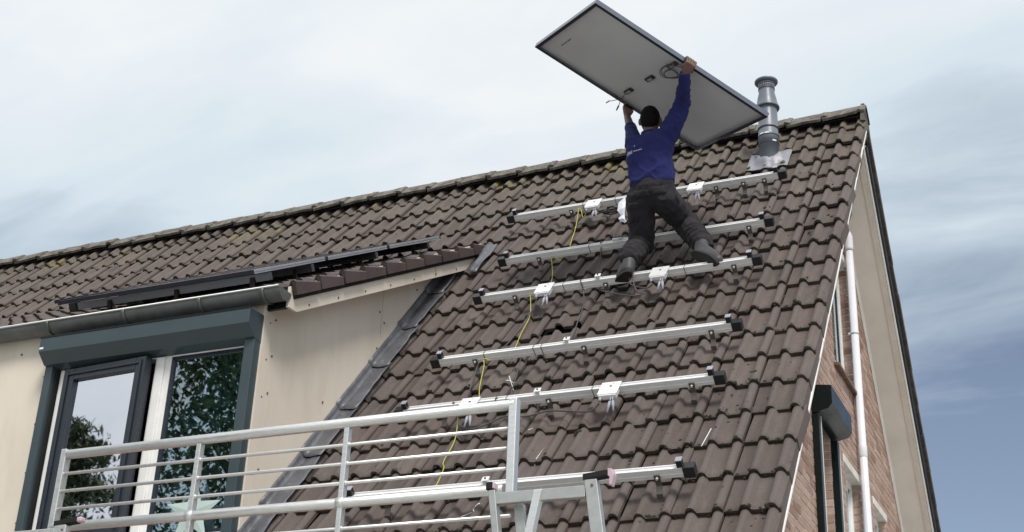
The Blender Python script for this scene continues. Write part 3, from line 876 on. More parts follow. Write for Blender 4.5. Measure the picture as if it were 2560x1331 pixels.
for x0, x1, z0, z1 in ((0.03, 0.05, 3.97, 5.14), (W_-0.05, W_-0.03, 3.97, 5.14), (0.05, W_-0.05, 5.11, 5.13)):
    b.box((x0, -0.062, z0), (x1, -0.0505, z1), SA)
sash = b.build('open_sash', M_SASH, dwin, 0.004)
b = MB(); b.box((0.094, -0.022, 4.039), (W_-0.084, -0.016, 5.076), SA); b.build('sash_pane', M_GLASS_S, dwin)
b = MB(); b.box((-4.04, wy+0.05, 4.66), (-3.44, wy+0.054, 5.16)); b.build('roller_blind', M_BLIND, dwin)
b = MB(); b.box((-5.0, wy-0.12, 3.80), (-3.44, wy-0.014, 3.858)); b.build('sill', M_WHITE, dwin, 0.004)
# room behind
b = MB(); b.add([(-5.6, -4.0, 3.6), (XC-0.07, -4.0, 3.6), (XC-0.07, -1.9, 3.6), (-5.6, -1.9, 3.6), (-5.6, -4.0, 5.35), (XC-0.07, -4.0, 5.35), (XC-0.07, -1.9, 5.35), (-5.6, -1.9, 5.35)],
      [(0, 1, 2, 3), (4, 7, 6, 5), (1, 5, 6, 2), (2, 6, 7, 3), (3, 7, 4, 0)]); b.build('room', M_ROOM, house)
# roller shutter of the dormer window: box and guides
b = MB()
b.prism([(-5.085, YF-0.005, 5.38), (-5.085, -4.235, 5.375), (-5.085, -4.235, 5.268), (-5.085, -4.16, 5.195), (-5.085, YF-0.005, 5.175)], (1.735, 0, 0))
sh1 = b.build('roller_shutter', M_SHUT, house, 0.004); sh1['label'] = 'blue grey roller shutter box above the dormer window'
b = MB(); b.box((-5.088, -4.239, 5.368), (-3.347, -4.2355, 5.379)); b.build('box_edge', M_SHUT_D, sh1)
b = MB(); b.box((-5.083, -4.14, 3.85), (-5.02, YF-0.006, 5.19)); b.build('guide', M_SHUT, sh1, 0.003)
b = MB(); b.box((-3.43, -4.14, 3.85), (-3.353, YF-0.006, 5.19)); b.build('guide', M_SHUT, sh1, 0.003)
b = MB(); b.box((-5.017, -4.10, 3.85), (-5.002, YF-0.014, 5.19)); b.build('seal', M_RUBBER, sh1)
b = MB(); b.box((-5.079, -4.2365, 5.285), (-5.045, -4.2355, 5.30)); b.build('type_plate', M_ALU, sh1)
# gutter with brackets
b = MB(); n = 12; yc, zc_ = -4.128, 5.515; r = 0.075
prof_g = [(yc + 0.07, zc_ + 0.0)] + [(yc - r*math.cos(math.pi*k/n - math.pi)*1.0, zc_ - r*math.sin(math.pi*k/n)) for k in range(n+1)]
prof_g = [(yc + r*math.cos(math.pi*k/n), zc_ - r*math.sin(math.pi*k/n)) for k in range(n+1)]
xs = [XL, -3.165]
vs_ = [(x, y, z) for x in xs for y, z in prof_g]
b.add(vs_, [(i, i+1, n+1+i+1, n+1+i) for i in range(n)], True)
inn = [(yc + (r-0.004)*math.cos(math.pi*k/n), zc_ - (r-0.004)*math.sin(math.pi*k/n)) for k in range(n+1)]
b.add([(x, y, z) for x in xs for y, z in inn], [(i, n+1+i, n+1+i+1, i+1) for i in range(n)], True)
b.add([(-3.165, y, z) for y, z in prof_g], [list(range(n+1))])
gut = b.build('gutter', M_ZINC, house)
b = MB(); b.tube([(XL, yc-r-0.002, zc_+0.002), (-3.17, yc-r-0.002, zc_+0.002)], 0.008, 10); b.build('bead', M_ALU_F, gut)
for x in (-6.4, -5.74, -5.09, -4.43, -3.80, -3.30):
    b = MB()
    for rr, w in ((r+0.004, 0.014),):
        vs_ = [(x+dx, yc + (rr)*math.cos(math.pi*k/n), zc_ - rr*math.sin(math.pi*k/n)) for dx in (-w, w) for k in range(n+1)]
        b.add(vs_, [(i, i+1, n+1+i+1, n+1+i) for i in range(n)], True)
    o = b.build('bracket', M_ZINC, gut); so = o.modifiers.new('solid', 'SOLIDIFY'); so.thickness = 0.004
b = MB(); b.box((XL, -4.056, 5.42), (-3.20, -4.03, 5.56)); b.build('fascia', M_SHUT_D, gut)
# lower walls of the house
b = MB(); b.box((XL, -4.3, 0), (XM-0.002, -4.0, 3.35)); b.build('front_wall', M_BRICKFAR, house)
b = MB(); b.box((XL, 4.0, 0), (XM-0.002, 4.3, 3.4)); b.build('back_wall', M_BRICKFAR, house)

# chalk marks on the tiles
def chalk(pts, r=0.0032):
    b_ = MB(); out = []
    for (x0, s0), (x1, s1) in zip(pts[:-1], pts[1:]):
        for k in range(6):
            t = k/5; x = x0+(x1-x0)*t; s_ = s0+(s1-s0)*t
            out.append(rp(x, s_, surf_h(x, s_)+0.002))
    b_.tube(out, r, 5); b_.build('chalk_mark', M_CHALK, roof)
for pts in (((-0.517, 5.526), (-0.50, 5.303)), ((-1.585, 5.541), (-1.568, 5.298)), ((-2.595, 5.507), (-2.573, 5.397)),
            ((-1.90, 6.06), (-1.85, 6.02), (-1.795, 5.975)), ((-1.85, 5.975), (-1.80, 6.07)), ((-2.10, 4.475), (-2.05, 4.44)), ((-2.10, 4.40), (-2.05, 4.51)),
            ((-1.95, 3.03), (-1.90, 3.0)), ((-1.75, 5.12), (-1.72, 5.10))):
    chalk(pts)
# moss cushions on the tiles
V, F, RN = [], [], []
def cushion(p, nrm, r, flat):
    b = len(V); u = nrm.orthogonal().normalized(); w = nrm.cross(u); a0 = random.random()*6
    ring = [(1.0, 0.0), (0.75, 0.6)]
    for rr, hh in ring:
        for k in range(6):
            a_ = a0 + k*math.pi/3; q = r*rr*random.uniform(0.75, 1.25)
            V.append(p + (u*math.cos(a_) + w*math.sin(a_))*q + nrm*(hh*r*flat*random.uniform(.7, 1.3)))
    V.append(p + nrm*r*flat)
    for k in range(6):
        F.append((b+k, b+(k+1) % 6, b+6+(k+1) % 6, b+6+k)); F.append((b+6+k, b+6+(k+1) % 6, b+12))
for _ in range(3600):
    if random.random() < 0.60:
        k = random.randrange(0, NROW); x = -abs(random.gauss(0, 1.7)) if random.random() < 0.75 else random.uniform(-9.8, 0)
        if k > 4 and x < -3.1: continue
        if noise.noise(Vector((x*1.3, k*0.9, 2.0))) < -0.08: continue
        s_ = S0 + k*G - random.uniform(-0.004, 0.012)
        h_ = prof(x) + (0 if random.random() < 0.6 else -0.012)
        cushion(rp(x, s_, h_), (NR + DN*0.6).normalized(), random.uniform(0.004, 0.013)*(1.15 if x > -1.3 else 1.0), 0.55)
    else:
        x = -abs(random.gauss(0, 1.5)); s_ = random.uniform(0.35, 6.9)
        if x < -3.1 or noise.noise(Vector((x*1.6, s_*1.6, 0))) < 0.02: continue
        near = (x + 0.045) % 0.3
        if random.random() < 0.5: x += -(near) + random.gauss(0, 0.006)
        if x > 0.03: continue
        cushion(rp(x, s_, surf_h(x, s_)), NR, random.choice((0.004, 0.005, 0.007, 0.009, 0.013)), 0.6)
for x, s_, r_ in ((-1.38, 5.22, 0.03), (-1.36, 5.235, 0.022), (-0.36, 3.0, 0.02), (-0.86, 3.2, 0.02), (-1.23, 3.63, 0.02), (-1.25, 3.62, 0.015), (-0.62, 1.95, 0.02), (-0.75, 2.25, 0.03)):
    cushion(rp(x, s_, surf_h(x, s_)), NR, r_, 0.6)
me = bpy.data.meshes.new('moss'); me.from_pydata(V, [], F); me.polygons.foreach_set('use_smooth', [True]*len(F))
moss = link_mesh('moss', me, M_MOSS); tag(moss, 'dark moss cushions scattered over the brown roof tiles', 'moss', kind='stuff')

# ------------------------------------------------------------------ flue pipe
FX, FY = -0.728, -0.551
flue = thing('flue_pipe', (FX, FY, 7.95), 'grey plastic flue pipe with a flared cowl near the ridge', 'flue pipe')
b = MB(); b.lathe((FX, FY, 0), [(0.088, 7.80), (0.088, 8.10), (0.090, 8.10), (0.090, 8.20), (0.087, 8.205), (0.085, 8.51)], 32); b.build('pipe', M_FLUE, flue)
for z in (8.085, 8.16, 8.245):
    b = MB(); b.lathe((FX, FY, 0), [(0.089, z), (0.0935, z+0.001), (0.0935, z+0.009), (0.086, z+0.010)], 32); b.build('band', M_FLUE_D, flue)
for a_, z in ((-1.5, 8.17), (-0.8, 8.092), (-2.0, 8.172)):
    b = MB(); q = Matrix.Translation((FX, FY, z)) @ Matrix.Rotation(a_, 4, 'Z'); b.box((0.089, -0.018, -0.006), (0.099, 0.018, 0.008), q); b.build('clip', M_ALU, flue, 0.002)
b = MB(); b.lathe((FX, FY, 0), [(0.083, 8.47), (0.106, 8.462), (0.109, 8.47), (0.106, 8.482), (0.088, 8.53), (0.088, 8.545), (0.070, 8.63), (0.070, 8.66)], 32); b.build('cone', M_FLUE, flue)
b = MB(); b.lathe((FX, FY, 0), [(0.066, 8.65), (0.066, 8.73)], 32); cage = b.build('cage', M_FLUE, flue)
for k in range(26):
    a_ = 2*math.pi*k/26; b = MB(); b.tube([(FX+0.070*math.cos(a_), FY+0.070*math.sin(a_), 8.65), (FX+0.070*math.cos(a_), FY+0.070*math.sin(a_), 8.735)], 0.0035, 5); b.build('bar', M_GREYPL, cage)
for z in (8.66, 8.69, 8.715):
    b = MB(); b.lathe((FX, FY, 0), [(0.070, z), (0.0745, z), (0.0745, z+0.006), (0.070, z+0.006)], 32); b.build('ring', M_FLUE_D if z < 8.67 else M_GREYPL, cage)
b = MB(); b.lathe((FX, FY, 0), [(0.0, 8.738), (0.095, 8.728), (0.104, 8.738), (0.104, 8.75), (0.07, 8.772), (0.0, 8.782)], 32); b.build('cowl_cap', M_FLUE, flue)
# malleable flashing draped on the tiles
vs_ = []; nx, ns = 22, 10
for j in range(ns+1):
    s_ = 0.66 + j*0.0375
    for i in range(nx+1):
        x = -0.92 + 0.37*i/nx
        hh = prof(x)*0.25 + 0.004 + random.gauss(0, 0.0015) - TILT*0.1
        q = rp(x, s_, hh); dd = math.hypot(q.x-FX, (q - Vector((FX, FY, 7.95))).dot(DN))
        hh += 0.06*max(0, 1 - max(0, dd-0.09)/0.06)
        vs_.append(rp(x, s_, max(hh, -0.02)))
b = MB(); b.add(vs_, [(j*(nx+1)+i, (j+1)*(nx+1)+i, (j+1)*(nx+1)+i+1, j*(nx+1)+i+1) for j in range(ns) for i in range(nx)], True)
o = b.build('flashing', M_FLASHING, flue); so = o.modifiers.new('solid', 'SOLIDIFY'); so.thickness = 0.003

# ------------------------------------------------------------------ white drain pipe on the gable
PX, PY = XW + 0.052, 0.275
pipe = thing('drain_pipe', (PX, PY, 0.0), 'white plastic drain pipe running up the brick gable', 'drain pipe')
b = MB(); b.tube([(PX, PY, 0.0), (PX, PY, 7.40)], 0.034, 20, True); b.build('pipe', M_WHITEPVC, pipe)
b = MB(); b.tube([(PX, PY, 5.44), (PX, PY, 5.54)], 0.0375, 20); b.build('socket', M_WHITEPVC, pipe, 0.002)
for z in (4.7, 6.55):
    b = MB(); b.lathe((PX, PY, 0), [(0.0345, z), (0.038, z), (0.038, z+0.022), (0.0345, z+0.022)], 20); b.box((XW, PY-0.012, z+0.003), (PX-0.034, PY+0.012, z+0.019)); b.build('bracket', M_WHITEPVC, pipe)
pts = [(PX, PY, 7.36), (PX, PY, 7.47), (PX-0.004, PY, 7.51), (PX-0.02, PY+0.0, 7.54), (PX-0.05, PY, 7.555)]
b = MB(); b.tube(crom(pts, 5), 0.04, 20); b.build('elbow', M_WHITEPVC, pipe)

# ------------------------------------------------------------------ mounting rails
RM = Matrix.Identity(4)
for i in range(3): RM[i][0] = (1, 0, 0)[i]; RM[i][1] = UP[i]; RM[i][2] = NR[i]
def at_roof(x, s, h): return Matrix.Translation(rp(x, s, h)) @ RM
H0, H1, HW = 0.068, 0.128, 0.022            # rail bottom, top, half width
rails = [('topmost', -2.93, -0.525, 1.545), ('second', -2.70, -0.505, 2.525), ('third', -2.685, -0.498, 3.225), ('fourth', -2.67, -0.488, 4.25), ('fifth', -2.675, -0.488, 4.955), ('lowest', -2.64, -0.488, 5.99)]
hooks = {0: (-2.376, -1.07, -0.835, -0.657), 1: (-2.394, -1.55, -0.644), 2: (-2.389, -1.643, -0.652), 3: (-2.377, -1.55, -0.644), 4: (-2.377, -1.61, -0.648), 5: (-2.38, -1.62, -0.657)}
mids = {2: -1.693, 3: -1.665, 4: -1.675, 5: -1.70}
words = ['topmost aluminium mounting rail, nearest the ridge, behind the worker', 'second aluminium rail from the ridge, passing behind the worker\'s knees', 'third aluminium rail from the ridge, under the worker\'s boots',
         'fourth aluminium rail from the ridge, below the displaced tile, without white boxes', 'fifth aluminium rail from the ridge, above the guardrail\'s end post', 'lowest aluminium rail, partly hidden behind the scaffold guardrail']
for i, (w_, xa, xb, s) in enumerate(rails):
    T = thing('mounting_rail', rp((xa+xb)/2, s, H0), words[i], 'mounting rail', 'mounting rails on the roof')
    sec = [(-HW, H0), (HW, H0), (HW, H1), (HW-0.008, H1), (HW-0.008, H1-0.008), (-HW+0.008, H1-0.008), (-HW+0.008, H1), (-HW, H1)]
    b = MB(); b.prism([rp(xa, s - y, h) for y, h in sec], (xb-xa, 0, 0))
    # shallow grooves on the front face
    b.build('profile', M_ALU, T, 0.0015)
    b = MB(); b.prism([rp(xa, s + HW, H0 + 0.018), rp(xa, s + HW + 0.0025, H0 + 0.018), rp(xa, s + HW + 0.0025, H0 + 0.024), rp(xa, s + HW, H0 + 0.024)], (xb-xa, 0, 0)); b.build('rib', M_ALU, T)
    for x in (xa, xb):
        sg = 1 if x == xb else -1
        b = MB(); b.box((-0.034, -0.03, -0.036), (0.034, 0.03, 0.034), at_roof(x + sg*0.02, s, (H0+H1)/2)); b.build('end_cap', M_BLACK, T, 0.003)
        b = MB(); b.box((-0.017, -0.02, 0.0), (0.017, 0.02, 0.05), at_roof(x - sg*0.028, s, H1-0.004))
        ec = b.build('end_clamp', M_BLACK, T, 0.003)
        b = MB(); b.box((-0.019, -0.022, 0.0462), (0.019, 0.022, 0.0525), at_roof(x - sg*0.028, s, H1-0.004)); b.build('clamp_top', M_GREYPL, ec, 0.002)
    if i in mids:
        x = mids[i]
        b = MB(); b.box((-0.014, -0.02, 0), (0.014, 0.02, 0.03), at_roof(x, s, H1-0.006)); mc = b.build('mid_clamp', M_ALU, T, 0.002)
        b = MB(); b.box((-0.022, -0.022, 0.0305), (0.022, 0.022, 0.036), at_roof(x, s, H1-0.006)); b.build('clamp_plate', M_ALU, mc, 0.0015)
        b = MB(); b.tube([rp(x, s, H1+0.03), rp(x, s, H1+0.037)], 0.006, 8); b.build('bolt', M_BLACK, mc)
    for x in hooks[i]:
        b = MB(); w = 0.018
        q = [(0.026, H1-0.03), (0.031, H1-0.03), (0.031, 0.03), (0.07, 0.0), (0.07, -0.035), (0.062, -0.035), (0.062, -0.004), (0.026, 0.026)]
        b.prism([rp(x-w, s+y, h) for y, h in q], (2*w, 0, 0)); hk = b.build('roof_hook', M_STEEL, T, 0.0015)
        b = MB(); b.tube([rp(x, s+0.030, H0+0.012), rp(x, s+0.042, H0+0.012)], 0.008, 6); b.build('bolt', M_ALU, hk)

# optimizers with plugs
opt = [(-2.155, 0, 'white metal optimizer box on the topmost rail, left of the worker'), (-1.235, 0, 'white metal optimizer box on the topmost rail, right of the worker\'s hip'),
       (-2.126, 2, 'white metal optimizer box on the third rail, left of the worker\'s boots'), (-1.205, 2, 'white metal optimizer box on the third rail, between the worker\'s boots'),
       (-2.165, 4, 'white metal optimizer box partly hidden behind the guardrail\'s top tube'), (-1.175, 4, 'white metal optimizer box on the fifth rail, right of the guardrail')]
for x, ri, lab in opt:
    s = rails[ri][3]
    T = thing('optimizer', rp(x, s, H1), lab, 'optimizer', 'optimizers hung on the rails')
    M = at_roof(x, s, H1+0.003) @ Matrix.Rotation(random.gauss(0, 0.02), 4, 'Z')
    b = MB(); b.box((-0.066, -0.115, 0.0), (0.066, 0.035, 0.004), M); b.build('plate', M_OPT, T, 0.001)
    b = MB(); b.box((-0.060, -0.125, -0.032), (0.060, -0.032, -0.0005), M); b.build('case', M_OPT, T, 0.004)
    b = MB(); b.tube([M @ Vector((0.005, -0.02, 0.004)), M @ Vector((0.005, -0.02, 0.0055))], 0.009, 12); b.build('hole', M_BLACK, T)
    b = MB(); b.tube([M @ Vector((0.02, 0.015, 0.004)), M @ Vector((0.02, 0.015, 0.010))], 0.007, 6); b.build('bolt', M_ALU, T)
    for px_, dy, dz in ((0.022, -0.225, -0.07), (0.042, -0.225, -0.062)):
        b = MB(); p0 = Vector((0.03 + (px_-0.03)*0.5, -0.125, -0.018)); p1 = Vector((px_ + (px_-0.032)*1.2, dy, dz))
        b.tube([M @ p0, M @ (p0*0.7+p1*0.3)], 0.005, 6); b.tube([M @ (p0*0.7+p1*0.3), M @ (p0*0.35+p1*0.65), M @ (p0*0.3+p1*0.7), M @ p1], [0.010, 0.010, 0.007, 0.006], 8)
        b.build('plug', M_GREYPL, T)
    b = MB(); b.tube([M @ Vector((-0.045, -0.12, -0.016)), M @ Vector((-0.048, -0.15, -0.026))], 0.010, 8); b.build('gland', M_GREYPL, T)

# yellow earth wires, one per field between two rails
def wire(name, pts, r, mat, label, cat, group=None, n=6):
    b_ = MB(); b_.tube(crom([rp(*p) for p in pts], 6), r, n); o_ = b_.build(name, mat); return tag(o_, label, cat, group)
yl = 'yellow earth wires between the rails'
wire('earth_wire', [(-2.22, 1.60, .10), (-2.21, 1.68, .085), (-2.24, 1.70, .06), (-2.27, 1.61, .095), (-2.30, 1.585, .105), (-2.295, 1.63, .085), (-2.29, 1.80, .02), (-2.25, 2.12, .012), (-2.20, 2.38, .02), (-2.19, 2.49, .07)], .0032, M_YELLOW, 'yellow earth wire hanging between the topmost and second rail', 'wire', yl)
wire('earth_wire', [(-2.17, 2.60, .10), (-2.20, 2.595, .06), (-2.27, 2.57, .10), (-2.265, 2.62, .07), (-2.235, 2.75, .02), (-2.20, 2.95, .012), (-2.16, 3.16, .06)], .0032, M_YELLOW, 'yellow earth wire hanging between the second and third rail', 'wire', yl)
wire('earth_wire', [(-2.19, 3.29, .09), (-2.25, 3.27, .10), (-2.24, 3.32, .07), (-2.21, 3.50, .015), (-2.20, 3.75, .012), (-2.17, 4.05, .015), (-2.155, 4.20, .07)], .0032, M_YELLOW, 'yellow earth wire hanging between the third and fourth rail', 'wire', yl)
wire('earth_wire', [(-2.24, 4.31, .09), (-2.30, 4.295, .10), (-2.29, 4.34, .07), (-2.27, 4.55, .015), (-2.22, 4.72, .012), (-2.18, 4.90, .06)], .0032, M_YELLOW, 'yellow earth wire hanging between the fourth and fifth rail', 'wire', yl)
wire('earth_wire', [(-2.26, 5.00, .09), (-2.245, 5.04, .07), (-2.21, 5.25, .015), (-2.20, 5.50, .012), (-2.16, 5.60, .02), (-2.15, 5.78, .012), (-2.155, 5.93, .06)], .0032, M_YELLOW, 'yellow earth wire hanging between the fifth and lowest rail, behind the guardrail', 'wire', yl)
cg = 'grey cables on the rails'
wire('cable', [(-1.86, 1.62, .06), (-1.87, 1.9, .02), (-1.85, 2.2, .02), (-1.83, 2.45, .03), (-1.85, 2.51, .135), (-1.85, 2.56, .09), (-1.84, 2.75, .01), (-1.83, 2.98, .012), (-1.825, 3.15, .05)], .0045, M_CABLE, 'thin grey cable running past the worker\'s left knee to the third rail', 'cable', cg)
wire('cable', [(-1.84, 3.19, .12), (-1.84, 3.225, .134), (-1.83, 3.25, .125), (-1.825, 3.27, .06), (-1.80, 3.40, .012), (-1.77, 3.7, .012), (-1.745, 3.95, .015), (-1.73, 4.2, .06)], .0045, M_CABLE, 'thin grey cable crossing the dark gap of the displaced tile', 'cable', cg)
wire('cable', [(-2.17, 3.375, .085), (-2.21, 3.5, .03), (-2.24, 3.75, .012), (-2.30, 4.05, .012), (-2.36, 4.21, .06)], .0045, M_CABLE, 'thin grey cable crossing the yellow wire below the third rail', 'cable', cg)
wire('cable', [(-2.02, 4.30, .07), (-2.01, 4.55, .012), (-1.985, 4.80, .012), (-1.975, 4.93, .10), (-1.975, 4.955, .134), (-1.975, 4.98, .12), (-1.97, 4.995, .07)], .0045, M_CABLE, 'thin grey cable running down from the fourth rail to the guardrail\'s end', 'cable', cg)
wire('cable', [(-2.36, 4.28, .06), (-2.35, 4.5, .012), (-2.31, 4.80, .012), (-2.29, 4.93, .10), (-2.29, 4.955, .134), (-2.29, 4.98, .11)], .0045, M_CABLE, 'thin grey cable left of the yellow wire, reaching the fifth rail', 'cable', cg)
wire('cable', [(-1.245, 3.36, .08), (-1.30, 3.37, .06), (-1.42, 3.33, .085), (-1.44, 3.26, .125), (-1.44, 3.225, .134), (-1.42, 3.24, .128), (-1.40, 3.33, .08), (-1.36, 3.40, .05), (-1.30, 3.42, .04), (-1.40, 3.43, .04), (-1.55, 3.37, .05), (-1.66, 3.33, .07)], .0055, M_CABLE, 'looped grey cable under the third rail between the worker\'s boots', 'cable', cg)
wire('cable', [(-1.235, 5.09, .08), (-1.30, 5.12, .05), (-1.45, 5.09, .05), (-1.60, 5.06, .05), (-1.75, 5.09, .045), (-1.90, 5.07, .05), (-2.0, 5.12, .04), (-2.12, 5.16, .03), (-2.22, 5.12, .05)], .0055, M_CABLE, 'grey cable sagging under the fifth rail', 'cable', cg)
coil = []
for k in range(40):
    a_ = k*0.5; coil.append((-1.975 + 0.085*math.cos(a_)*(1+0.06*math.sin(k*1.3)), 1.655 + 0.042*math.sin(a_), 0.055 + 0.010*math.sin(k*0.7)))
wire('cable_coil', [(-2.20, 1.66, .08), (-2.13, 1.70, .06), (-2.06, 1.67, .07)] + coil, .0055, M_BLACK, 'black coil of cable under the topmost rail beside the white bag', 'cable', None)
wire('cable', [(-1.28, 1.68, .09), (-1.31, 1.78, .05), (-1.34, 1.95, .03), (-1.37, 2.12, .012), (-1.39, 2.3, .02), (-1.39, 2.48, .06)], .0045, M_CABLE, 'thin grey cable running down from the optimizer right of the worker\'s hip', 'cable', cg)
# cable ties round the rails
ties = [(0, -1.96, 'black cable tie on the topmost rail above the coil of cable'), (0, -2.26, 'black cable tie on the topmost rail beside the yellow wire'), (0, -1.42, 'black cable tie on the topmost rail beside the worker\'s right hip'),
        (1, -1.42, 'black cable tie on the second rail between the worker\'s legs'), (1, -1.95, 'black cable tie on the second rail left of the screwdriver'), (2, -1.98, 'black cable tie on the third rail left of the small silver clamp'), (2, -1.02, 'black cable tie on the third rail right of the optimizer between the boots'),
        (2, -1.46, 'black cable tie on the third rail by the looped cable'), (3, -1.86, 'black cable tie on the fourth rail, right one of the close pair'), (3, -1.92, 'black cable tie on the fourth rail, left one of the close pair'), (3, -2.30, 'black cable tie on the fourth rail where the yellow wire is tied'),
        (4, -1.30, 'black cable tie on the fifth rail left of its right optimizer'), (4, -1.90, 'black cable tie on the fifth rail left of the guardrail\'s end post'), (0, -0.93, 'white cable tie on the topmost rail below the flue pipe')]
for ri, x, lab in ties:
    s = rails[ri][3]; e = HW + 0.0035
    pts = [rp(x, s-e, H0-.003), rp(x, s-e, H1+.003), rp(x, s+e, H1+.003), rp(x+0.004, s+e, H0-.003), rp(x, s-e, H0-.003)]
    b = MB(); b.tube(pts, 0.0022, 4)
    tag(b.build('cable_tie', M_WHITE if lab.startswith('white') else M_BLACK), lab, 'cable tie', 'cable ties round the rails')
# screwdriver lying on the second rail
T = thing('screwdriver', rp(-1.69, 2.525, H1), 'small pale screwdriver lying on the second rail by the worker\'s knee', 'screwdriver')
b = MB(); b.tube([rp(-1.745, 2.53, H1+.014), rp(-1.735, 2.53, H1+.014), rp(-1.665, 2.525, H1+.014)], [0.011, 0.013, 0.010], 8); b.build('handle', M_PLAST, T)
b = MB(); b.tube([rp(-1.665, 2.525, H1+.014), rp(-1.59, 2.52, H1+.012)], 0.003, 6); b.build('shaft', M_ALU, T)

# ------------------------------------------------------------------ panels already on the dormer roof
PL, PWD, PH = 1.70, 1.045, 0.03
def fixed_panel(xa, s, label, PL=1.70):
    T = thing('solar_panel', dp(xa + PL/2, s, 0.10), label, 'solar panel', 'solar panels on the dormer roof')
    xb = xa + PL; h0 = 0.085; h1 = h0 + PH
    for nm, (x0, x1, s0, s1), mt in (('frame_bar', (xa, xb, s, s+0.02), M_FRAME_P), ('frame_bar', (xa, xb, s+PWD-0.02, s+PWD), M_FRAME_P), ('frame_bar', (xa, xa+0.02, s+0.02, s+PWD-0.02), M_FRAME_P)):
        b = MB(); b.prism([dp(x0, s0, h0), dp(x0, s1, h0), dp(x0, s1, h1), dp(x0, s0, h1)], (x1-x0, 0, 0)); b.build(nm, mt, T, 0.001)
    b = MB()
    for k in range(4):
        e = 0.003 if k % 2 else 0.0
        b.prism([dp(xb-0.02, s+0.02, h0+PH*k/4), dp(xb-e, s+0.02, h0+PH*k/4), dp(xb-e, s+0.02, h0+PH*(k+1)/4-0.0005), dp(xb-0.02, s+0.02, h0+PH*(k+1)/4-0.0005)], UD*(PWD-0.04))
    b.build('ribbed_frame_bar', M_FRAME_LIT, T)
    b = MB(); b.prism([dp(xa+0.02, s+0.02, h1-0.008), dp(xa+0.02, s+PWD-0.02, h1-0.008), dp(xa+0.02, s+PWD-0.02, h1-0.003), dp(xa+0.02, s+0.02, h1-0.003)], (PL-0.04, 0, 0)); b.build('cell_glass', M_CELL, T)
fixed_panel(-5.29, 0.22, 'black framed solar panel on the dormer roof, lowest and nearest the gutter')
fixed_panel(-5.29, 0.22 + 1.05, 'black framed solar panel in the middle of the dormer roof row')
fixed_panel(-5.29, 0.22 + 2.10, 'black framed solar panel on the dormer roof, uppermost of its row')
fixed_panel(-6.2, 0.22 + 1.05, 'short black framed solar panel jutting out leftmost over the dormer roof', 0.88)
for s_, lab in ((0.45, 'black lower support rail under the panels on the dormer roof'), (1.05, 'black second support rail under the panels on the dormer roof'), (2.1, 'black third support rail under the panels on the dormer roof'), (3.1, 'black upper support rail under the panels on the dormer roof')):
    T = thing('support_rail', dp(-4.4, s_, 0.02), lab, 'mounting rail', 'support rails on the dormer roof')
    b = MB(); b.prism([dp(-5.34, s_-0.02, 0.022), dp(-5.34, s_+0.02, 0.022), dp(-5.34, s_+0.02, 0.078), dp(-5.34, s_-0.02, 0.078)], (1.745, 0, 0)); b.build('profile', M_FRAME_S, T)
    for x in (-5.36,):
        b = MB(); b.prism([dp(x, s_-0.03, 0.014), dp(x, s_+0.03, 0.014), dp(x, s_+0.03, 0.082), dp(x, s_-0.03, 0.082)], (0.07, 0, 0)); b.build('end_cap', M_BLACK, T, 0.003)
    for x in (-5.0, -4.4, -3.75):
        b = MB(); b.prism([dp(x, s_-0.06, -0.03), dp(x, s_-0.03, -0.03), dp(x, s_-0.024, 0.06), dp(x, s_-0.03, 0.06)], (0.03, 0, 0)); b.build('roof_hook', M_STEEL, T)

# ------------------------------------------------------------------ panel carried by the worker
PO = Vector((-1.3479, -3.2553, 7.945))
PA = Vector((0.57699, 0.77017, -0.27187)); PBx = Vector((-0.75327, 0.63046, 0.18734)); PN = Vector((0.31569, 0.0967, 0.94392))
WW, LL, TH = 1.0, 1.65, 0.036
def pp(a, b, n=0.0): return PO + PA*a + PBx*b + PN*n
T = thing('carried_solar_panel', pp(LL/2, WW/2), 'solar panel held overhead by the worker, pale underside facing down', 'solar panel')
PM = Matrix.Identity(4)
for i in range(3): PM[i][0] = PA[i]; PM[i][1] = PBx[i]; PM[i][2] = PN[i]; PM[i][3] = PO[i]
for a0, a1, b0, b1 in ((0, LL, 0, 0.012), (0, LL, WW-0.012, WW), (0, 0.012, 0.012, WW-0.012), (LL-0.012, LL, 0.012, WW-0.012)):
    b = MB(); b.box((a0, b0, 0), (a1, b1, TH), PM); fb = b.build('frame_bar', M_FRAME_S, T, 0.001)
    if a1-a0 > 1: q = (a0, a1, b0, 0.030) if b0 == 0 else (a0, a1, WW-0.030, b1)
    else: q = (a0, 0.028, b0+0.018, b1-0.018) if a0 == 0 else (LL-0.028, a1, b0+0.018, b1-0.018)
    b = MB(); b.box((q[0], q[2], -0.0025), (q[1], q[3], -0.0005), PM); b.build('flange', M_FRAME_P, fb)
b = MB(); b.box((0.012, 0.012, TH-0.012), (LL-0.012, WW-0.012, TH-0.007), PM); b.build('backsheet', M_BACK, T)
b = MB(); b.box((0.012, 0.012, TH-0.0065), (LL-0.012, WW-0.012, TH-0.001), PM); b.build('cell_glass', M_CELL, T)
for bb_, L in ((0.817, 0.055), (0.486, 0.055), (0.154, 0.06)):
    b = MB(); b.box((0.815-0.022, bb_-L, 0.006), (0.815+0.022, bb_+L, TH-0.0125), PM); jb = b.build('junction_box', M_BLACK, T, 0.008)
    b = MB(); b.box((0.815-0.012, bb_-L*0.55, 0.003), (0.815+0.012, bb_+L*0.55, 0.0058), PM); b.build('lid', M_GREYPL, jb, 0.002)
pts = []
for k in range(64):
    a_ = k*0.36; rr = 0.115 + 0.02*math.sin(k*0.21)
    pts.append(pp(0.845 + 0.075*math.cos(a_)*(1 if k < 36 else 0.62), 0.165 + rr*1.1*math.sin(a_)*(1 if k < 36 else 0.6) + 0.02, -0.004 - 0.0006*k))
b = MB(); b.tube([pp(0.815, 0.20, 0.012)] + pts, 0.0035, 6); b.build('cable_coil', M_CABLE, T)
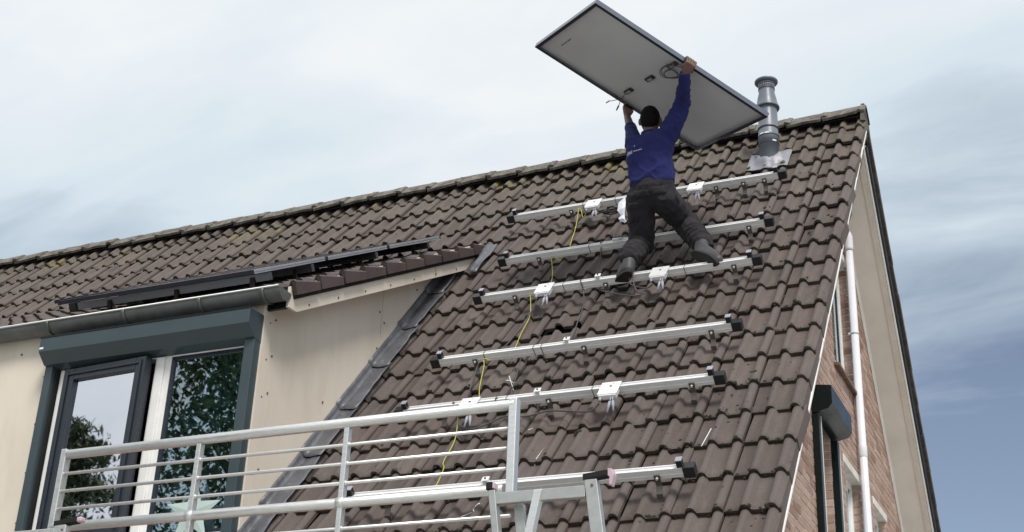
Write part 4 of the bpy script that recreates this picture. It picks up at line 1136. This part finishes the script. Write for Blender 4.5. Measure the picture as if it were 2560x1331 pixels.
b = MB(); b.tube(crom([pp(0.815, 0.86, 0.012), pp(0.83, 0.93, 0.0), pp(0.845, 0.985, -0.012), pp(0.86, 1.02, -0.03)], 5), 0.003, 6); b.build('cable', M_CABLE, T)
b = MB(); b.tube([pp(0.86, 1.02, -0.03), pp(0.868, 1.05, -0.06)], [0.007, 0.005], 8); b.build('plug', M_BLACK, T)
b = MB(); b.tube(crom([pp(0.83, 0.94, 0.0), pp(0.80, 1.02, -0.015), pp(0.785, 1.07, -0.01)], 5), 0.003, 6); b.build('cable', M_CABLE, T)
b = MB(); b.tube([pp(0.785, 1.07, -0.01), pp(0.78, 1.105, -0.02)], [0.007, 0.005], 8); b.build('plug', M_GREYPL, T)
# faint printed line on the backsheet
b = MB(); bx = 0.637
for k in range(9):
    w_ = 0.013; b.box((0.134, bx + k*0.0185, TH-0.0135), (0.144 + 0.003*((k*7) % 3 - 1), bx + k*0.0185 + w_, TH-0.0125), PM)
b.build('printed_label', M_PRINT, T)

# ------------------------------------------------------------------ the worker
J = {k: Vector(v) for k, v in {
 'pel': (-1.281, -2.131, 6.901), 'waist': (-1.279, -2.157, 7.051), 'chest': (-1.293, -2.169, 7.268), 'neck': (-1.285, -2.175, 7.381), 'head': (-1.280, -2.19, 7.525),
 'shL': (-1.405, -2.188, 7.336), 'shR': (-1.139, -2.204, 7.347), 'elR': (-0.978, -2.321, 7.534), 'wrR': (-0.892, -2.480, 7.640),
 'elL': (-1.464, -2.094, 7.509), 'wrL': (-1.515, -1.985, 7.742), 'hipL': (-1.377, -2.125, 6.896), 'hipR': (-1.193, -2.107, 6.866),
 'knL': (-1.447, -1.908, 6.603), 'anL': (-1.453, -2.18, 6.35), 'heL': (-1.442, -2.225, 6.25), 'toL': (-1.532, -2.144, 6.232),
 'knR': (-1.122, -1.784, 6.789), 'anR': (-0.928, -2.009, 6.48), 'heR': (-0.918, -2.123, 6.350), 'toR': (-0.769, -2.169, 6.246)}.items()}

def hull(parts, sub=2):
    """convex hull of spheres (centre, radius)"""
    bm = bmesh.new()
    for c, r in parts:
        bmesh.ops.create_icosphere(bm, subdivisions=sub, radius=r, matrix=Matrix.Translation(c))
    bmesh.ops.convex_hull(bm, input=bm.verts)
    bmesh.ops.delete(bm, geom=[v for v in bm.verts if not v.link_faces], context='VERTS')
    me_ = bpy.data.meshes.new('t'); bm.to_mesh(me_); bm.free()
    vs = [v.co.copy() for v in me_.vertices]; fs = [list(p_.vertices) for p_ in me_.polygons]
    bpy.data.meshes.remove(me_); return vs, fs
def ellipsoid(c, r, M=None, sub=3):
    bm = bmesh.new(); bmesh.ops.create_icosphere(bm, subdivisions=sub, radius=1.0)
    vs = [Vector((v.co.x*r[0], v.co.y*r[1], v.co.z*r[2])) for v in bm.verts]
    fs = [[v.index for v in f.verts] for f in bm.faces]; bm.free()
    if M is not None: vs = [M @ v for v in vs]
    return [v + Vector(c) for v in vs], fs
def blob(name, shapes, voxel, smooth, mat, parent, disp=None):
    b_ = MB()
    for vs, fs in shapes: b_.add(vs, fs, True)
    me_ = b_.mesh(name); o_ = bpy.data.objects.new(name, me_); COL.objects.link(o_)
    r_ = o_.modifiers.new('r', 'REMESH'); r_.mode = 'VOXEL'; r_.voxel_size = voxel
    s_ = o_.modifiers.new('s', 'SMOOTH'); s_.factor = 0.5; s_.iterations = smooth
    dg = bpy.context.evaluated_depsgraph_get()
    me2 = bpy.data.meshes.new_from_object(o_.evaluated_get(dg)); me2.name = name
    bpy.data.objects.remove(o_); bpy.data.meshes.remove(me_)
    if disp:
        nr = [v.normal.copy() for v in me2.vertices]
        for v, n_ in zip(me2.vertices, nr): v.co += n_*disp(v.co)
    me2.polygons.foreach_set('use_smooth', [True]*len(me2.polygons)); me2.materials.clear(); me2.materials.append(mat); me2.update()
    return link_mesh(name, me2, mat, parent)
def lerp(a, b, t): return a*(1-t) + b*t
wR = pp(0.885, 0.035, -0.062); wL = pp(0.955, 1.005, -0.075)
J['wrR'] = lerp(J['elR'], wR, 0.97); J['wrL'] = wL
person = thing('person', rp(-1.2, 3.1, 0.0), 'worker in blue sweatshirt and dark work trousers lifting a solar panel overhead', 'person')

def folds(co, axis, freq, amp, ph=0.0):
    """creases running round a limb: ridged noise squeezed along the axis"""
    a_ = co.dot(axis); q = co - axis*a_
    r1 = 1 - abs(noise.noise(Vector((q.x*9, q.y*9, q.z*9 + ph)) + axis*(a_*freq*0.55)))*2.2
    r2 = 1 - abs(noise.noise(Vector((q.x*16 + 7, q.y*16, q.z*16 + ph)) + axis*(a_*freq*0.95)))*2.2
    return amp*(max(0, r1)**2*1.1 + max(0, r2)**2*0.35 - 0.45)
side = (J['shR'] - J['shL']).normalized()
# trousers
def seg_t(p, a, b):
    ab = b-a; t = max(0, min(1, (p-a).dot(ab)/ab.length_squared)); return t, (p - (a+ab*t)).length
def trouser_disp(co):
    best = min(((seg_t(co, J[a], J[b]), (J[b]-J[a]).normalized(), k) for k, (a, b) in enumerate((('hipL', 'knL'), ('knL', 'anL'), ('hipR', 'knR'), ('knR', 'anR'), ('pel', 'waist')))), key=lambda q: q[0][1])
    (t, d), ax, k = best
    amp = (0.010, 0.016, 0.011, 0.016, 0.006)[k]; fr = (16, 30, 17, 30, 22)[k]
    return folds(co, ax, fr, amp, k*1.7)
sh = [hull([(J['hipL']+Vector((0.01, 0, 0.0)), 0.108), (J['hipR']+Vector((-0.005, 0, 0.01)), 0.108), (J['waist']+side*-0.07+Vector((0, 0, -0.07)), 0.092), (J['waist']+side*0.07+Vector((0, 0, -0.075)), 0.092), (J['pel']+Vector((0, -0.045, 0.02)), 0.105)]),
      hull([(J['hipL']+Vector((0, 0, -0.02)), 0.116), (J['knL'], 0.098)]), hull([(J['knL'], 0.094), (lerp(J['knL'], J['anL'], 0.45)+Vector((0, -0.015, 0.0)), 0.092), (J['anL']+Vector((0, 0, 0.02)), 0.080)]),
      hull([(J['hipR']+Vector((0, 0, -0.01)), 0.116), (J['knR'], 0.098)]), hull([(J['knR'], 0.096), (lerp(J['knR'], J['anR'], 0.4)+Vector((0.0, -0.02, 0.0)), 0.092), (J['anR'], 0.078)])]
trous = blob('trousers', sh, 0.0085, 8, M_TROUS, person, trouser_disp)
# pockets
def pocket(o, dx, dz, w, h):
    b_ = MB(); b_.box((-w, -0.008, -h), (w, 0.008, h)); return b_
bv_t = None
# sweatshirt
def shirt_disp(co):
    tor = J['waist']; z = co.z
    if seg_t(co, J['shR'], J['elR'])[1] < 0.1 and z > 7.36: return folds(co, (J['elR']-J['shR']).normalized(), 30, 0.008)
    if seg_t(co, J['elR'], J['wrR'])[1] < 0.08: return folds(co, (J['wrR']-J['elR']).normalized(), 40, 0.009)
    low = max(0.0, min(1.0, (7.16 - z)/0.12))
    return folds(co, Vector((0.35, 0.1, 1)).normalized(), 20, 0.006 + 0.006*low) + 0.006*noise.noise(Vector((co.x*5, co.y*5, co.z*9)))
wl_ = J['waist'] + Vector((0, 0, -0.03))
sh = [hull([(J['shL']+Vector((0.012, 0, -0.02)), 0.082), (J['shR']+Vector((-0.015, 0, -0.01)), 0.085), (J['chest']+side*0.085+Vector((0, -0.01, -0.06)), 0.105), (J['chest']+side*-0.085+Vector((0, -0.01, -0.06)), 0.105), (J['neck']+Vector((0, 0.01, -0.01)), 0.066)]),
      hull([(J['chest']+side*0.075+Vector((0, -0.01, -0.04)), 0.105), (J['chest']+side*-0.075+Vector((0, -0.01, -0.04)), 0.105), (wl_+side*0.072, 0.112), (wl_+side*-0.072, 0.112)]),
      hull([(J['shR'], 0.086), (lerp(J['shR'], J['elR'], 0.5)+Vector((0.008, 0, -0.01)), 0.073), (J['elR'], 0.064)]),
      hull([(J['elR'], 0.064), (lerp(J['elR'], J['wrR'], 0.55), 0.052), (lerp(J['elR'], J['wrR'], 0.86), 0.042)]),
      hull([(J['shL']+Vector((-0.01, 0, 0.0)), 0.072), (J['elL']+Vector((0, 0, -0.01)), 0.056)]),
      hull([(J['elL'], 0.056), (lerp(J['elL'], J['wrL'], 0.22), 0.048)])]
shirt = blob('sweatshirt', sh, 0.008, 6, M_BLUE, person, shirt_disp)
# hem and cuffs
b = MB(); ax = (J['wrR']-J['elR']).normalized(); c0 = lerp(J['elR'], J['wrR'], 0.86); b.tube([c0-ax*0.01, c0+ax*0.012, c0+ax*0.05, c0+ax*0.055], [0.040, 0.043, 0.040, 0.034], 16); b.build('cuff', M_BLUE, shirt)
b = MB(); ax = (J['wrL']-J['elL']).normalized(); c0 = lerp(J['elL'], J['wrL'], 0.22); b.tube([c0-ax*0.01, c0+ax*0.012, c0+ax*0.04], [0.044, 0.05, 0.047], 16); b.build('cuff', M_BLUE, shirt)
b = MB(); ring = []
for k in range(25):
    a_ = 2*math.pi*k/24; ring.append(J['neck'] + Vector((0, 0.005, 0.045)) + Vector((0.064*math.cos(a_), 0.062*math.sin(a_), 0.014*math.sin(a_))))
b.tube(ring, 0.013, 8, False); b.build('collar', M_BLUE, shirt)
# body: head, neck, arms and hands in one mesh
FWD = Vector((-0.22, 0.93, 0.28)).normalized()               # he looks up at the panel, away from the viewer
HR = FWD.cross(Vector((0, 0, 1))).normalized(); HU = HR.cross(FWD)
HM = Matrix((HR, FWD, HU)).transposed()
hd = J['head']
def hpt(x, y, z): return hd + HM @ Vector((x, y, z))
shapes = [ellipsoid(hd, (0.075, 0.094, 0.108), HM), ellipsoid(hpt(0, 0.03, -0.055), (0.056, 0.062, 0.062), HM),
          hull([(J['neck']+Vector((0, 0, -0.03)), 0.058), (hpt(0, -0.02, -0.07), 0.055)]),
          hull([(hpt(0, 0.085, 0.005), 0.012), (hpt(0, 0.108, -0.022), 0.014)], 1), hull([(hpt(-0.02, 0.078, -0.062), 0.010), (hpt(0.02, 0.078, -0.062), 0.010)], 1),
          ellipsoid(hpt(0.082, -0.01, -0.008), (0.012, 0.019, 0.031), HM, 2), ellipsoid(hpt(-0.082, -0.01, -0.008), (0.012, 0.019, 0.031), HM, 2),
          hull([(hpt(-0.034, 0.078, 0.018), 0.012), (hpt(0.034, 0.078, 0.018), 0.012)], 1)]
# right hand closes over the upper frame bar, left hand over the lower one
def hand(a, bsign, wrist, elbow, fl):
    """a: position along the frame; fingers go round the outer edge; bsign +1: edge b=0, -1: edge b=WW"""
    def q(da, b_, n_): return pp(a + da, (b_ if bsign > 0 else WW - b_), n_)
    out = []
    palm = [(q(-0.032, 0.004, -0.022), 0.015), (q(0.032, 0.004, -0.022), 0.015), (q(-0.030, -0.032, -0.012), 0.014), (q(0.032, -0.032, -0.012), 0.014), (wrist, 0.027)]
    out.append(hull(palm))
    for k, da in enumerate((-0.036, -0.012, 0.012, 0.035)):
        ln = (0.90, 1.05, 1.0, 0.80)[k]
        p0 = q(da, -0.028, -0.010); p1 = q(da*1.05, -0.022 - 0.006*ln, 0.030); p2 = q(da*1.05, -0.004, TH+0.013*ln); p3 = q(da*1.05, 0.024*ln, TH+0.011)
        out += [hull([(p0, 0.0115), (p1, 0.0105)], 1), hull([(p1, 0.0105), (p2, 0.0095)], 1), hull([(p2, 0.0095), (p3, 0.008)], 1)]
    t0 = q(-fl*0.03, 0.0, -0.026); t1 = q(-fl*0.058, 0.024, -0.022); t2 = q(-fl*0.064, 0.048, -0.013)
    out += [hull([(t0, 0.014), (t1, 0.0115)], 1), hull([(t1, 0.0115), (t2, 0.0095)], 1)]
    out.append(hull([(wrist, 0.027), (lerp(wrist, elbow, 0.3), 0.032)])); out.append(hull([(lerp(wrist, elbow, 0.3), 0.032), (elbow, 0.040)]))
    return out
shapes += [hull([(J['elR'], 0.040), (J['shR'], 0.05)]), hull([(J['elL'], 0.038), (J['shL'], 0.045)]), hull([(J['shR'], 0.05), (J['shL'], 0.045), (J['neck']+Vector((0, 0, -0.03)), 0.055), (J['chest'], 0.08)]),
           hull([(J['chest'], 0.08), (J['waist'], 0.07), (J['pel'], 0.07)])]
shapes += hand(0.875, 1, wR, J['elR'], -1) + hand(0.945, -1, wL, J['elL'], 1)
body = blob('body', shapes, 0.0052, 3, M_SKIN, person)
# hair: short crop covering crown, sides and nape
def hair_disp(co): return 0.0035*noise.noise(co*150) + 0.003*noise.noise(co*60)
vs_, fs_ = ellipsoid(hd + HM @ Vector((0, -0.010, 0.012)), (0.079, 0.096, 0.107), HM, 5)
keep = []
for f in fs_:
    c = sum((vs_[i] for i in f), Vector())/3 - hd; l = HM.transposed() @ c
    if abs(l.x) > 0.052 and l.z < 0.012 and l.y > -0.04: continue
    if l.z > 0.015 + 0.9*max(0, l.y-0.02) or (l.y < -0.015 and l.z > -0.072 + 0.35*abs(l.x) + 0.006*noise.noise(c*60)): keep.append(f)
hb = MB(); hb.add(vs_, keep, True); o = hb.build('hair', M_HAIR, person)
for v in o.data.vertices: v.co += v.normal*hair_disp(v.co)
so = o.modifiers.new('solid', 'SOLIDIFY'); so.thickness = 0.012; so.offset = -1
# boots
for s_ in ('L', 'R'):
    an, he, to = J['an'+s_], J['he'+s_], J['to'+s_]
    out = [hull([(an+Vector((0, 0, 0.01)), 0.058), (lerp(an, he, 0.55), 0.055)]), hull([(lerp(an, he, 0.55), 0.054), (he, 0.046), (lerp(he, to, 0.55)+(an-he)*0.25, 0.050)]), hull([(he, 0.044), (lerp(he, to, 0.6)+(an-he)*0.18, 0.050), (to, 0.044)])]
    bo = blob('boot', out, 0.009, 3, M_BOOT, person)
    # sole: a slab under heel and toe
    ax = (to-he).normalized(); dn = (he-an); dn = (dn - ax*dn.dot(ax)).normalized(); sd = ax.cross(dn)
    b = MB(); L_ = (to-he).length; ptsl = []
    for k in range(20):
        a_ = 2*math.pi*k/20; u = math.cos(a_); v = math.sin(a_)
        ptsl.append(he + ax*(L_*0.5 + u*(L_*0.5+0.047)) + sd*(v*(0.046 if u < 0 else 0.050)*(1 if abs(u) < 0.9 else 0.9)) + dn*0.030)
    b.prism(ptsl, dn*0.026); b.build('sole', M_SOLE, bo, 0.004)
    b = MB(); b.tube([an + (an-he).normalized()*0.01, an + (an-he).normalized()*0.035], [0.062, 0.064], 16, False); b.build('boot_collar', M_RUBBER, bo)
# print on the back of the sweatshirt, laid on the cloth
bm_ = bmesh.new(); bm_.from_mesh(shirt.data); bvh = BVHTree.FromBMesh(bm_); bm_.free()
def on_back(u, v):
    """u along the shoulders, v up, from the centre of the print"""
    c = Vector((-1.363, -2.5, 7.222)) + side*u + Vector((0, 0, 1))*v
    h_ = bvh.ray_cast(c, Vector((-0.1, 1, 0)).normalized())
    return (h_[0] + h_[1]*0.002) if h_[0] else c + Vector((0, 0.2, 0))
b = MB()
def strip(u0, v0, u1, v1, w):
    n_ = max(1, int(math.hypot(u1-u0, v1-v0)/0.008))
    d_ = Vector((u1-u0, v1-v0)).normalized(); nx_, ny_ = -d_.y*w/2, d_.x*w/2
    A = [on_back(u0+(u1-u0)*k/n_+nx_, v0+(v1-v0)*k/n_+ny_) for k in range(n_+1)]; B = [on_back(u0+(u1-u0)*k/n_-nx_, v0+(v1-v0)*k/n_-ny_) for k in range(n_+1)]
    b.add(A+B, [(k, k+1, n_+2+k, n_+1+k) for k in range(n_)])
# emblem: a rounded arch with an inner stroke, then a line of small blurred letters
strip(-0.052, -0.018, -0.052, 0.010, 0.007); strip(-0.052, 0.011, -0.036, 0.011, 0.007); strip(-0.034, 0.010, -0.034, -0.014, 0.007); strip(-0.043, -0.012, -0.043, 0.004, 0.005)
strip(-0.024, -0.010, -0.024, 0.012, 0.006); strip(-0.024, 0.012, -0.012, 0.012, 0.005); strip(-0.024, 0.001, -0.014, 0.001, 0.005); strip(-0.024, -0.010, -0.012, -0.010, 0.005)
for k in range(6):
    u = -0.004 + k*0.0125; strip(u, 0.0, u+0.009, 0.0, 0.008)
strip(0.006, 0.052, 0.004, 0.040, 0.005)
o = b.build('back_print', M_GREYPRINT, shirt)
# leg pocket flaps and tool pocket on the trousers
bm_ = bmesh.new(); bm_.from_mesh(trous.data); bvt = BVHTree.FromBMesh(bm_); bm_.free()
def patch(name, c, u, v, nu, nv, mat, off=0.006):
    b_ = MB(); A = []
    for j in range(nv+1):
        for i in range(nu+1):
            q = Vector(c) + Vector(u)*(i/nu-0.5) + Vector(v)*(j/nv-0.5)
            h_ = bvt.ray_cast(q + Vector((0.15, -0.75, -0.35)), Vector((-0.18, 0.88, 0.42)).normalized())
            if not h_[0]: return
            A.append(h_[0] + h_[1]*off)
    b_.add(A, [(j*(nu+1)+i, j*(nu+1)+i+1, (j+1)*(nu+1)+i+1, (j+1)*(nu+1)+i) for j in range(nv) for i in range(nu)], True)
    o_ = b_.build(name, mat, trous); s2 = o_.modifiers.new('solid', 'SOLIDIFY'); s2.thickness = 0.005
patch('pocket', (-1.435, -2.1, 6.78), (0.07, 0, 0), (0, 0, 0.16), 4, 8, M_TROUS)
patch('pocket', (-1.22, -2.1, 6.93), (0.12, 0, 0), (0.01, 0, 0.07), 6, 4, M_TROUS)
patch('pocket', (-1.36, -2.1, 6.92), (0.11, 0, 0), (-0.01, 0, 0.06), 6, 4, M_TROUS)
patch('pocket', (-1.09, -2.0, 6.84), (0.09, 0, -0.04), (0.03, 0, 0.06), 5, 4, M_TROUS)

# white plastic bag hanging at his hip
pts = [(-1.487, -2.245, 6.845), (-1.505, -2.27, 6.80), (-1.510, -2.275, 6.74), (-1.495, -2.265, 6.69), (-1.505, -2.265, 6.655), (-1.475, -2.25, 6.63)]
vs_ = []
for k, p_ in enumerate(pts):
    w = (0.004, 0.030, 0.034, 0.014, 0.026, 0.006)[k]
    for i in range(6):
        a_ = 2*math.pi*i/6; vs_.append(Vector(p_) + Vector((0.018, 0, 0)) + Vector((math.cos(a_)*w*random.uniform(.7, 1.2), math.sin(a_)*w*0.45, random.gauss(0, 0.008))))
b = MB(); b.add(vs_, [(k*6+i, k*6+(i+1) % 6, (k+1)*6+(i+1) % 6, (k+1)*6+i) for k in range(5) for i in range(6)], False)
bag = b.build('plastic_bag', M_PLAST); tag(bag, 'small crumpled white plastic bag hanging at the worker\'s left hip', 'bag')

# ------------------------------------------------------------------ scaffold
YS = -5.75
T = thing('guardrail', (-2.0, YS, 2.3), 'aluminium scaffold guardrail with horizontal bars in front of the dormer', 'guardrail')
b = MB(); b.tube([(-3.275, YS, 3.897), (-0.74, YS, 3.905)], 0.0245, 16); b.build('top_tube', M_ALU_S, T)
b = MB(); b.tube([(-3.29, YS, 3.512), (-0.78, YS, 3.512)], 0.0245, 16); b.build('lower_tube', M_ALU_S, T)
for z in (3.794, 3.701, 3.607, 3.391, 3.27):
    b = MB(); b.tube([(-3.285, YS, z), (-0.745, YS, z)], 0.0085, 10); b.build('bar', M_ALU_S, T)
for x in (-2.447, -1.606):
    b = MB(); b.box((x-0.013, YS-0.015, 2.4), (x+0.013, YS+0.022, 3.878)); b.build('post', M_ALU_S, T, 0.003)
    b = MB(); b.tube([(x-0.02, YS, 3.512), (x+0.02, YS, 3.512)], 0.0285, 16); b.build('saddle', M_ALU_S, T)
    for z in (3.794, 3.701, 3.607, 3.391):
        b = MB(); b.tube([(x+0.012, YS, z), (x+0.020, YS, z)], 0.0125, 8); b.build('weld', M_ALU_S, T)
b = MB(); b.box((-3.31, YS-0.02, 2.4), (-3.275, YS+0.026, 3.925)); b.build('end_post', M_ALU_S, T, 0.004)
b = MB(); b.box((-0.765, YS-0.022, 3.49), (-0.726, YS+0.026, 3.93)); b.build('end_post', M_ALU_S, T, 0.004)
# platform and legs carrying it
T = thing('scaffold_tower', (-2.0, -5.4, 0), 'aluminium scaffold tower with platform below the guardrail', 'scaffold')
b = MB(); b.box((-3.30, -5.72, 2.36), (-0.74, -5.12, 2.40)); b.build('platform', M_BARK, T)
for x in (-3.2925, -0.7455):
    for y in (YS, -5.1):
        b = MB(); b.tube([(x, y, 0), (x, y, 2.385)], 0.025, 12); b.build('leg', M_ALU_S, T)
    for z in (0.4, 0.9, 1.4, 1.9):
        b = MB(); b.tube([(x, YS, z), (x, -5.1, z)], 0.018, 10); b.build('rung', M_ALU_S, T)
# near end: A-frame of the folding tower with clip heads
T = thing('folding_frame', (-0.5, -5.95, 2.3), 'aluminium folding frame with black and pink clips beside the guardrail\'s end post', 'scaffold')
YL = -5.95
def stile(x0, z0, x1, z1, w, dpt, y0=YL, y1=YL):
    b_ = MB(); b_.prism([(x0, y0, z0), (x0+w, y0, z0), (x0+w, y0+dpt, z0), (x0, y0+dpt, z0)], (x1-x0, y1-y0, z1-z0)); return b_
stile(-0.765, 3.452, -0.60, 2.3, 0.032, 0.04).build('stile', M_ALU_F, T, 0.003)
stile(-0.326, 3.462, -0.16, 2.3, 0.056, 0.04).build('stile', M_ALU_F, T, 0.003)
stile(-0.548, 3.436, -0.78, 2.3, 0.036, 0.04, YL-0.008, YL-0.008).build('diagonal', M_ALU_S, T, 0.003)
stile(-0.67, 3.40, -0.52, 2.3, 0.044, 0.03, YL+0.06, YL+0.06).build('rear_stile', M_ALU_F, T, 0.003)
b = MB(); b.box((-0.733, YL+0.006, 3.390), (-0.322, YL+0.036, 3.440)); b.build('cross_plate', M_ALU_F, T, 0.003)
b = MB(); b.box((-0.775, YL-0.005, 3.452), (-0.745, YL+0.045, 3.488)); cl = b.build('clip', M_RUBBER, T, 0.006)
b = MB(); b.box((-0.7445, YL-0.002, 3.458), (-0.735, YL+0.04, 3.484)); b.build('clip_tongue', M_PINK, cl, 0.003)
b = MB(); q = Matrix.Translation((-0.275, YL+0.02, 3.478)) @ Matrix.Rotation(rad(-6), 4, 'Y'); b.box((-0.058, -0.022, -0.014), (0.052, 0.022, 0.016), q); cl = b.build('clip', M_RUBBER, T, 0.006)
b = MB(); b.prism([(-0.222, YL, 3.502), (-0.203, YL, 3.500), (-0.194, YL, 3.475), (-0.205, YL, 3.430), (-0.216, YL, 3.432), (-0.214, YL, 3.465), (-0.222, YL, 3.472)], (0, 0.04, 0)); b.build('clip_tongue', M_PINK, cl, 0.003)
b = MB(); b.tube([(-0.29, YL-0.004, 3.435), (-0.29, YL-0.001, 3.435)], 0.006, 8); b.build('bolt', M_STEEL, T)
# far end clip by the dormer window
T = thing('scaffold_bracket', (-3.1, -5.9, 2.4), 'aluminium bracket with black and pink clip at the guardrail\'s window end', 'scaffold')
b = MB(); b.box((-3.142, -5.905, 2.3), (-3.07, -5.865, 3.475)); b.build('upright', M_ALU_S, T, 0.004)
b = MB(); q = Matrix.Translation((-3.075, -5.885, 3.490)) @ Matrix.Rotation(rad(-5), 4, 'Y'); b.box((-0.075, -0.022, -0.013), (0.062, 0.022, 0.013), q); cl = b.build('clip', M_RUBBER, T, 0.004)
b = MB(); b.box((0.0625, -0.02, -0.014), (0.092, 0.02, 0.013), q); b.build('clip_tongue', M_PINK, cl, 0.008)
b = MB(); b.box((-3.75, -5.90, 3.41), (-3.144, -5.87, 3.462)); b.build('ledger', M_ALU_S, T, 0.003)
b = MB(); b.tube([(-3.09, -5.907, 3.448), (-3.09, -5.904, 3.448)], 0.006, 8); b.build('bolt', M_STEEL, T)

# ------------------------------------------------------------------ star on the window sill, inside the pane
b = MB(); sp = []
cx, cz, yS = -3.68, 4.055, YF - 0.05
for k in range(10):
    a_ = math.pi/2 + k*math.pi/5; r_ = 0.215 if k % 2 == 0 else 0.088
    sp.append(Vector((cx + r_*math.cos(a_), yS, cz + r_*math.sin(a_))))
fc = Vector((cx, yS-0.012, cz)); bc = Vector((cx, yS+0.03, cz))
b.add(sp + [fc, bc], [(k, (k+1) % 10, 10) for k in range(10)] + [((k+1) % 10, k, 11) for k in range(10)])
star = b.build('star_ornament', M_STAR); tag(star, 'pale mint star ornament standing on the sill against the fixed dormer pane', 'ornament')

# ------------------------------------------------------------------ ground and the trees mirrored in the window
b = MB(); b.add([(-400, -400, 0), (400, -400, 0), (400, 400, 0), (-400, 400, 0)], [(0, 1, 2, 3)])
g = b.build('ground', M_GROUND); tag(g, kind='structure', label='garden ground of grass and paving around the house')

def tree(name, base, height, crown_lo, rx, label, leafmat, conifer=False, n_leaf=9000, leaf=0.13, seed=1):
    rr = random.Random(seed); base = Vector(base)
    T_ = thing(name, base, label, 'tree')
    b_ = MB(); trunk = [base + Vector((0.12*math.sin(k*1.1), 0.1*math.cos(k*0.9)-0.1, height*0.92*k/8)) for k in range(9)]
    b_.tube(trunk, [height*0.022*(1-0.1*k) for k in range(9)], 10)
    tips = []
    nb = 46 if conifer else 34
    for k in range(nb):
        t = crown_lo/height + (0.97-crown_lo/height)*(k+0.5)/nb; a_ = k*2.4 + rr.uniform(-.3, .3)
        p0 = base + Vector((0, 0, height*0.95*t)); rel = (t - crown_lo/height)/(1-crown_lo/height)
        ln = rx*((1-rel)**0.8*0.95+0.06) if conifer else rx*(math.sin(math.pi*min(1, rel*0.85+0.14))**0.6)*rr.uniform(0.75, 1.1)
        up = (0.05 if conifer else 0.45)
        d_ = Vector((math.cos(a_), math.sin(a_), up)).normalized()
        pm = p0 + d_*ln*0.55 + Vector((0, 0, 0.05*ln)); p1 = p0 + d_*ln + Vector((0, 0, -0.12*ln if conifer else 0.02*ln))
        b_.tube([p0, pm, p1], [0.05, 0.03, 0.012], 6); tips.append((p0, pm, p1, ln))
    b_.build('trunk', M_BARK, T_)
    V_, F_, R_ = [], [], []
    for _ in range(n_leaf):
        p0, pm, p1, ln = rr.choice(tips); t = rr.uniform(0.15, 1.08)
        p_ = (p0.lerp(pm, t*2) if t < 0.5 else pm.lerp(p1, t*2-1))
        sp_ = 0.16*ln + 0.12
        p_ = p_ + Vector((rr.gauss(0, sp_), rr.gauss(0, sp_), rr.gauss(0, sp_*(0.35 if conifer else 0.9))))
        n_ = Vector((rr.gauss(0, 1), rr.gauss(0, 1), rr.gauss(0, 1))).normalized(); u = n_.orthogonal().normalized(); w = n_.cross(u); s_ = leaf*rr.uniform(.6, 1.3)
        k = len(V_); as_ = 0.28 if conifer else 0.55
        V_ += [p_ - u*s_, p_ + w*s_*as_, p_ + u*s_, p_ - w*s_*as_]; F_.append((k, k+1, k+2, k+3)); R_ += [rr.random()]*4
    me_ = bpy.data.meshes.new('crown'); me_.from_pydata(V_, [], F_)
    me_.attributes.new('rnd', 'FLOAT', 'POINT').data.foreach_set('value', np.array(R_, dtype=np.float32))
    tag(link_mesh('crown', me_, leafmat, T_), kind='stuff')
tree('broadleaf_tree', (-12.4, -17.2, 0), 12.6, 3.0, 3.1, 'tall broad leafy tree mirrored in the fixed dormer pane', M_LEAF, False, 27000, 0.07, 3)
tree('conifer_tree', (-17.0, -14.3, 0), 10.4, 1.2, 2.9, 'slender conifer mirrored in the open dormer sash', M_NEEDLE, True, 26000, 0.09, 5)
tree('conifer_tree', (-20.5, -16.2, 0), 10.6, 1.2, 2.8, 'second conifer mirrored at the left edge of the open sash', M_NEEDLE, True, 20000, 0.09, 8)
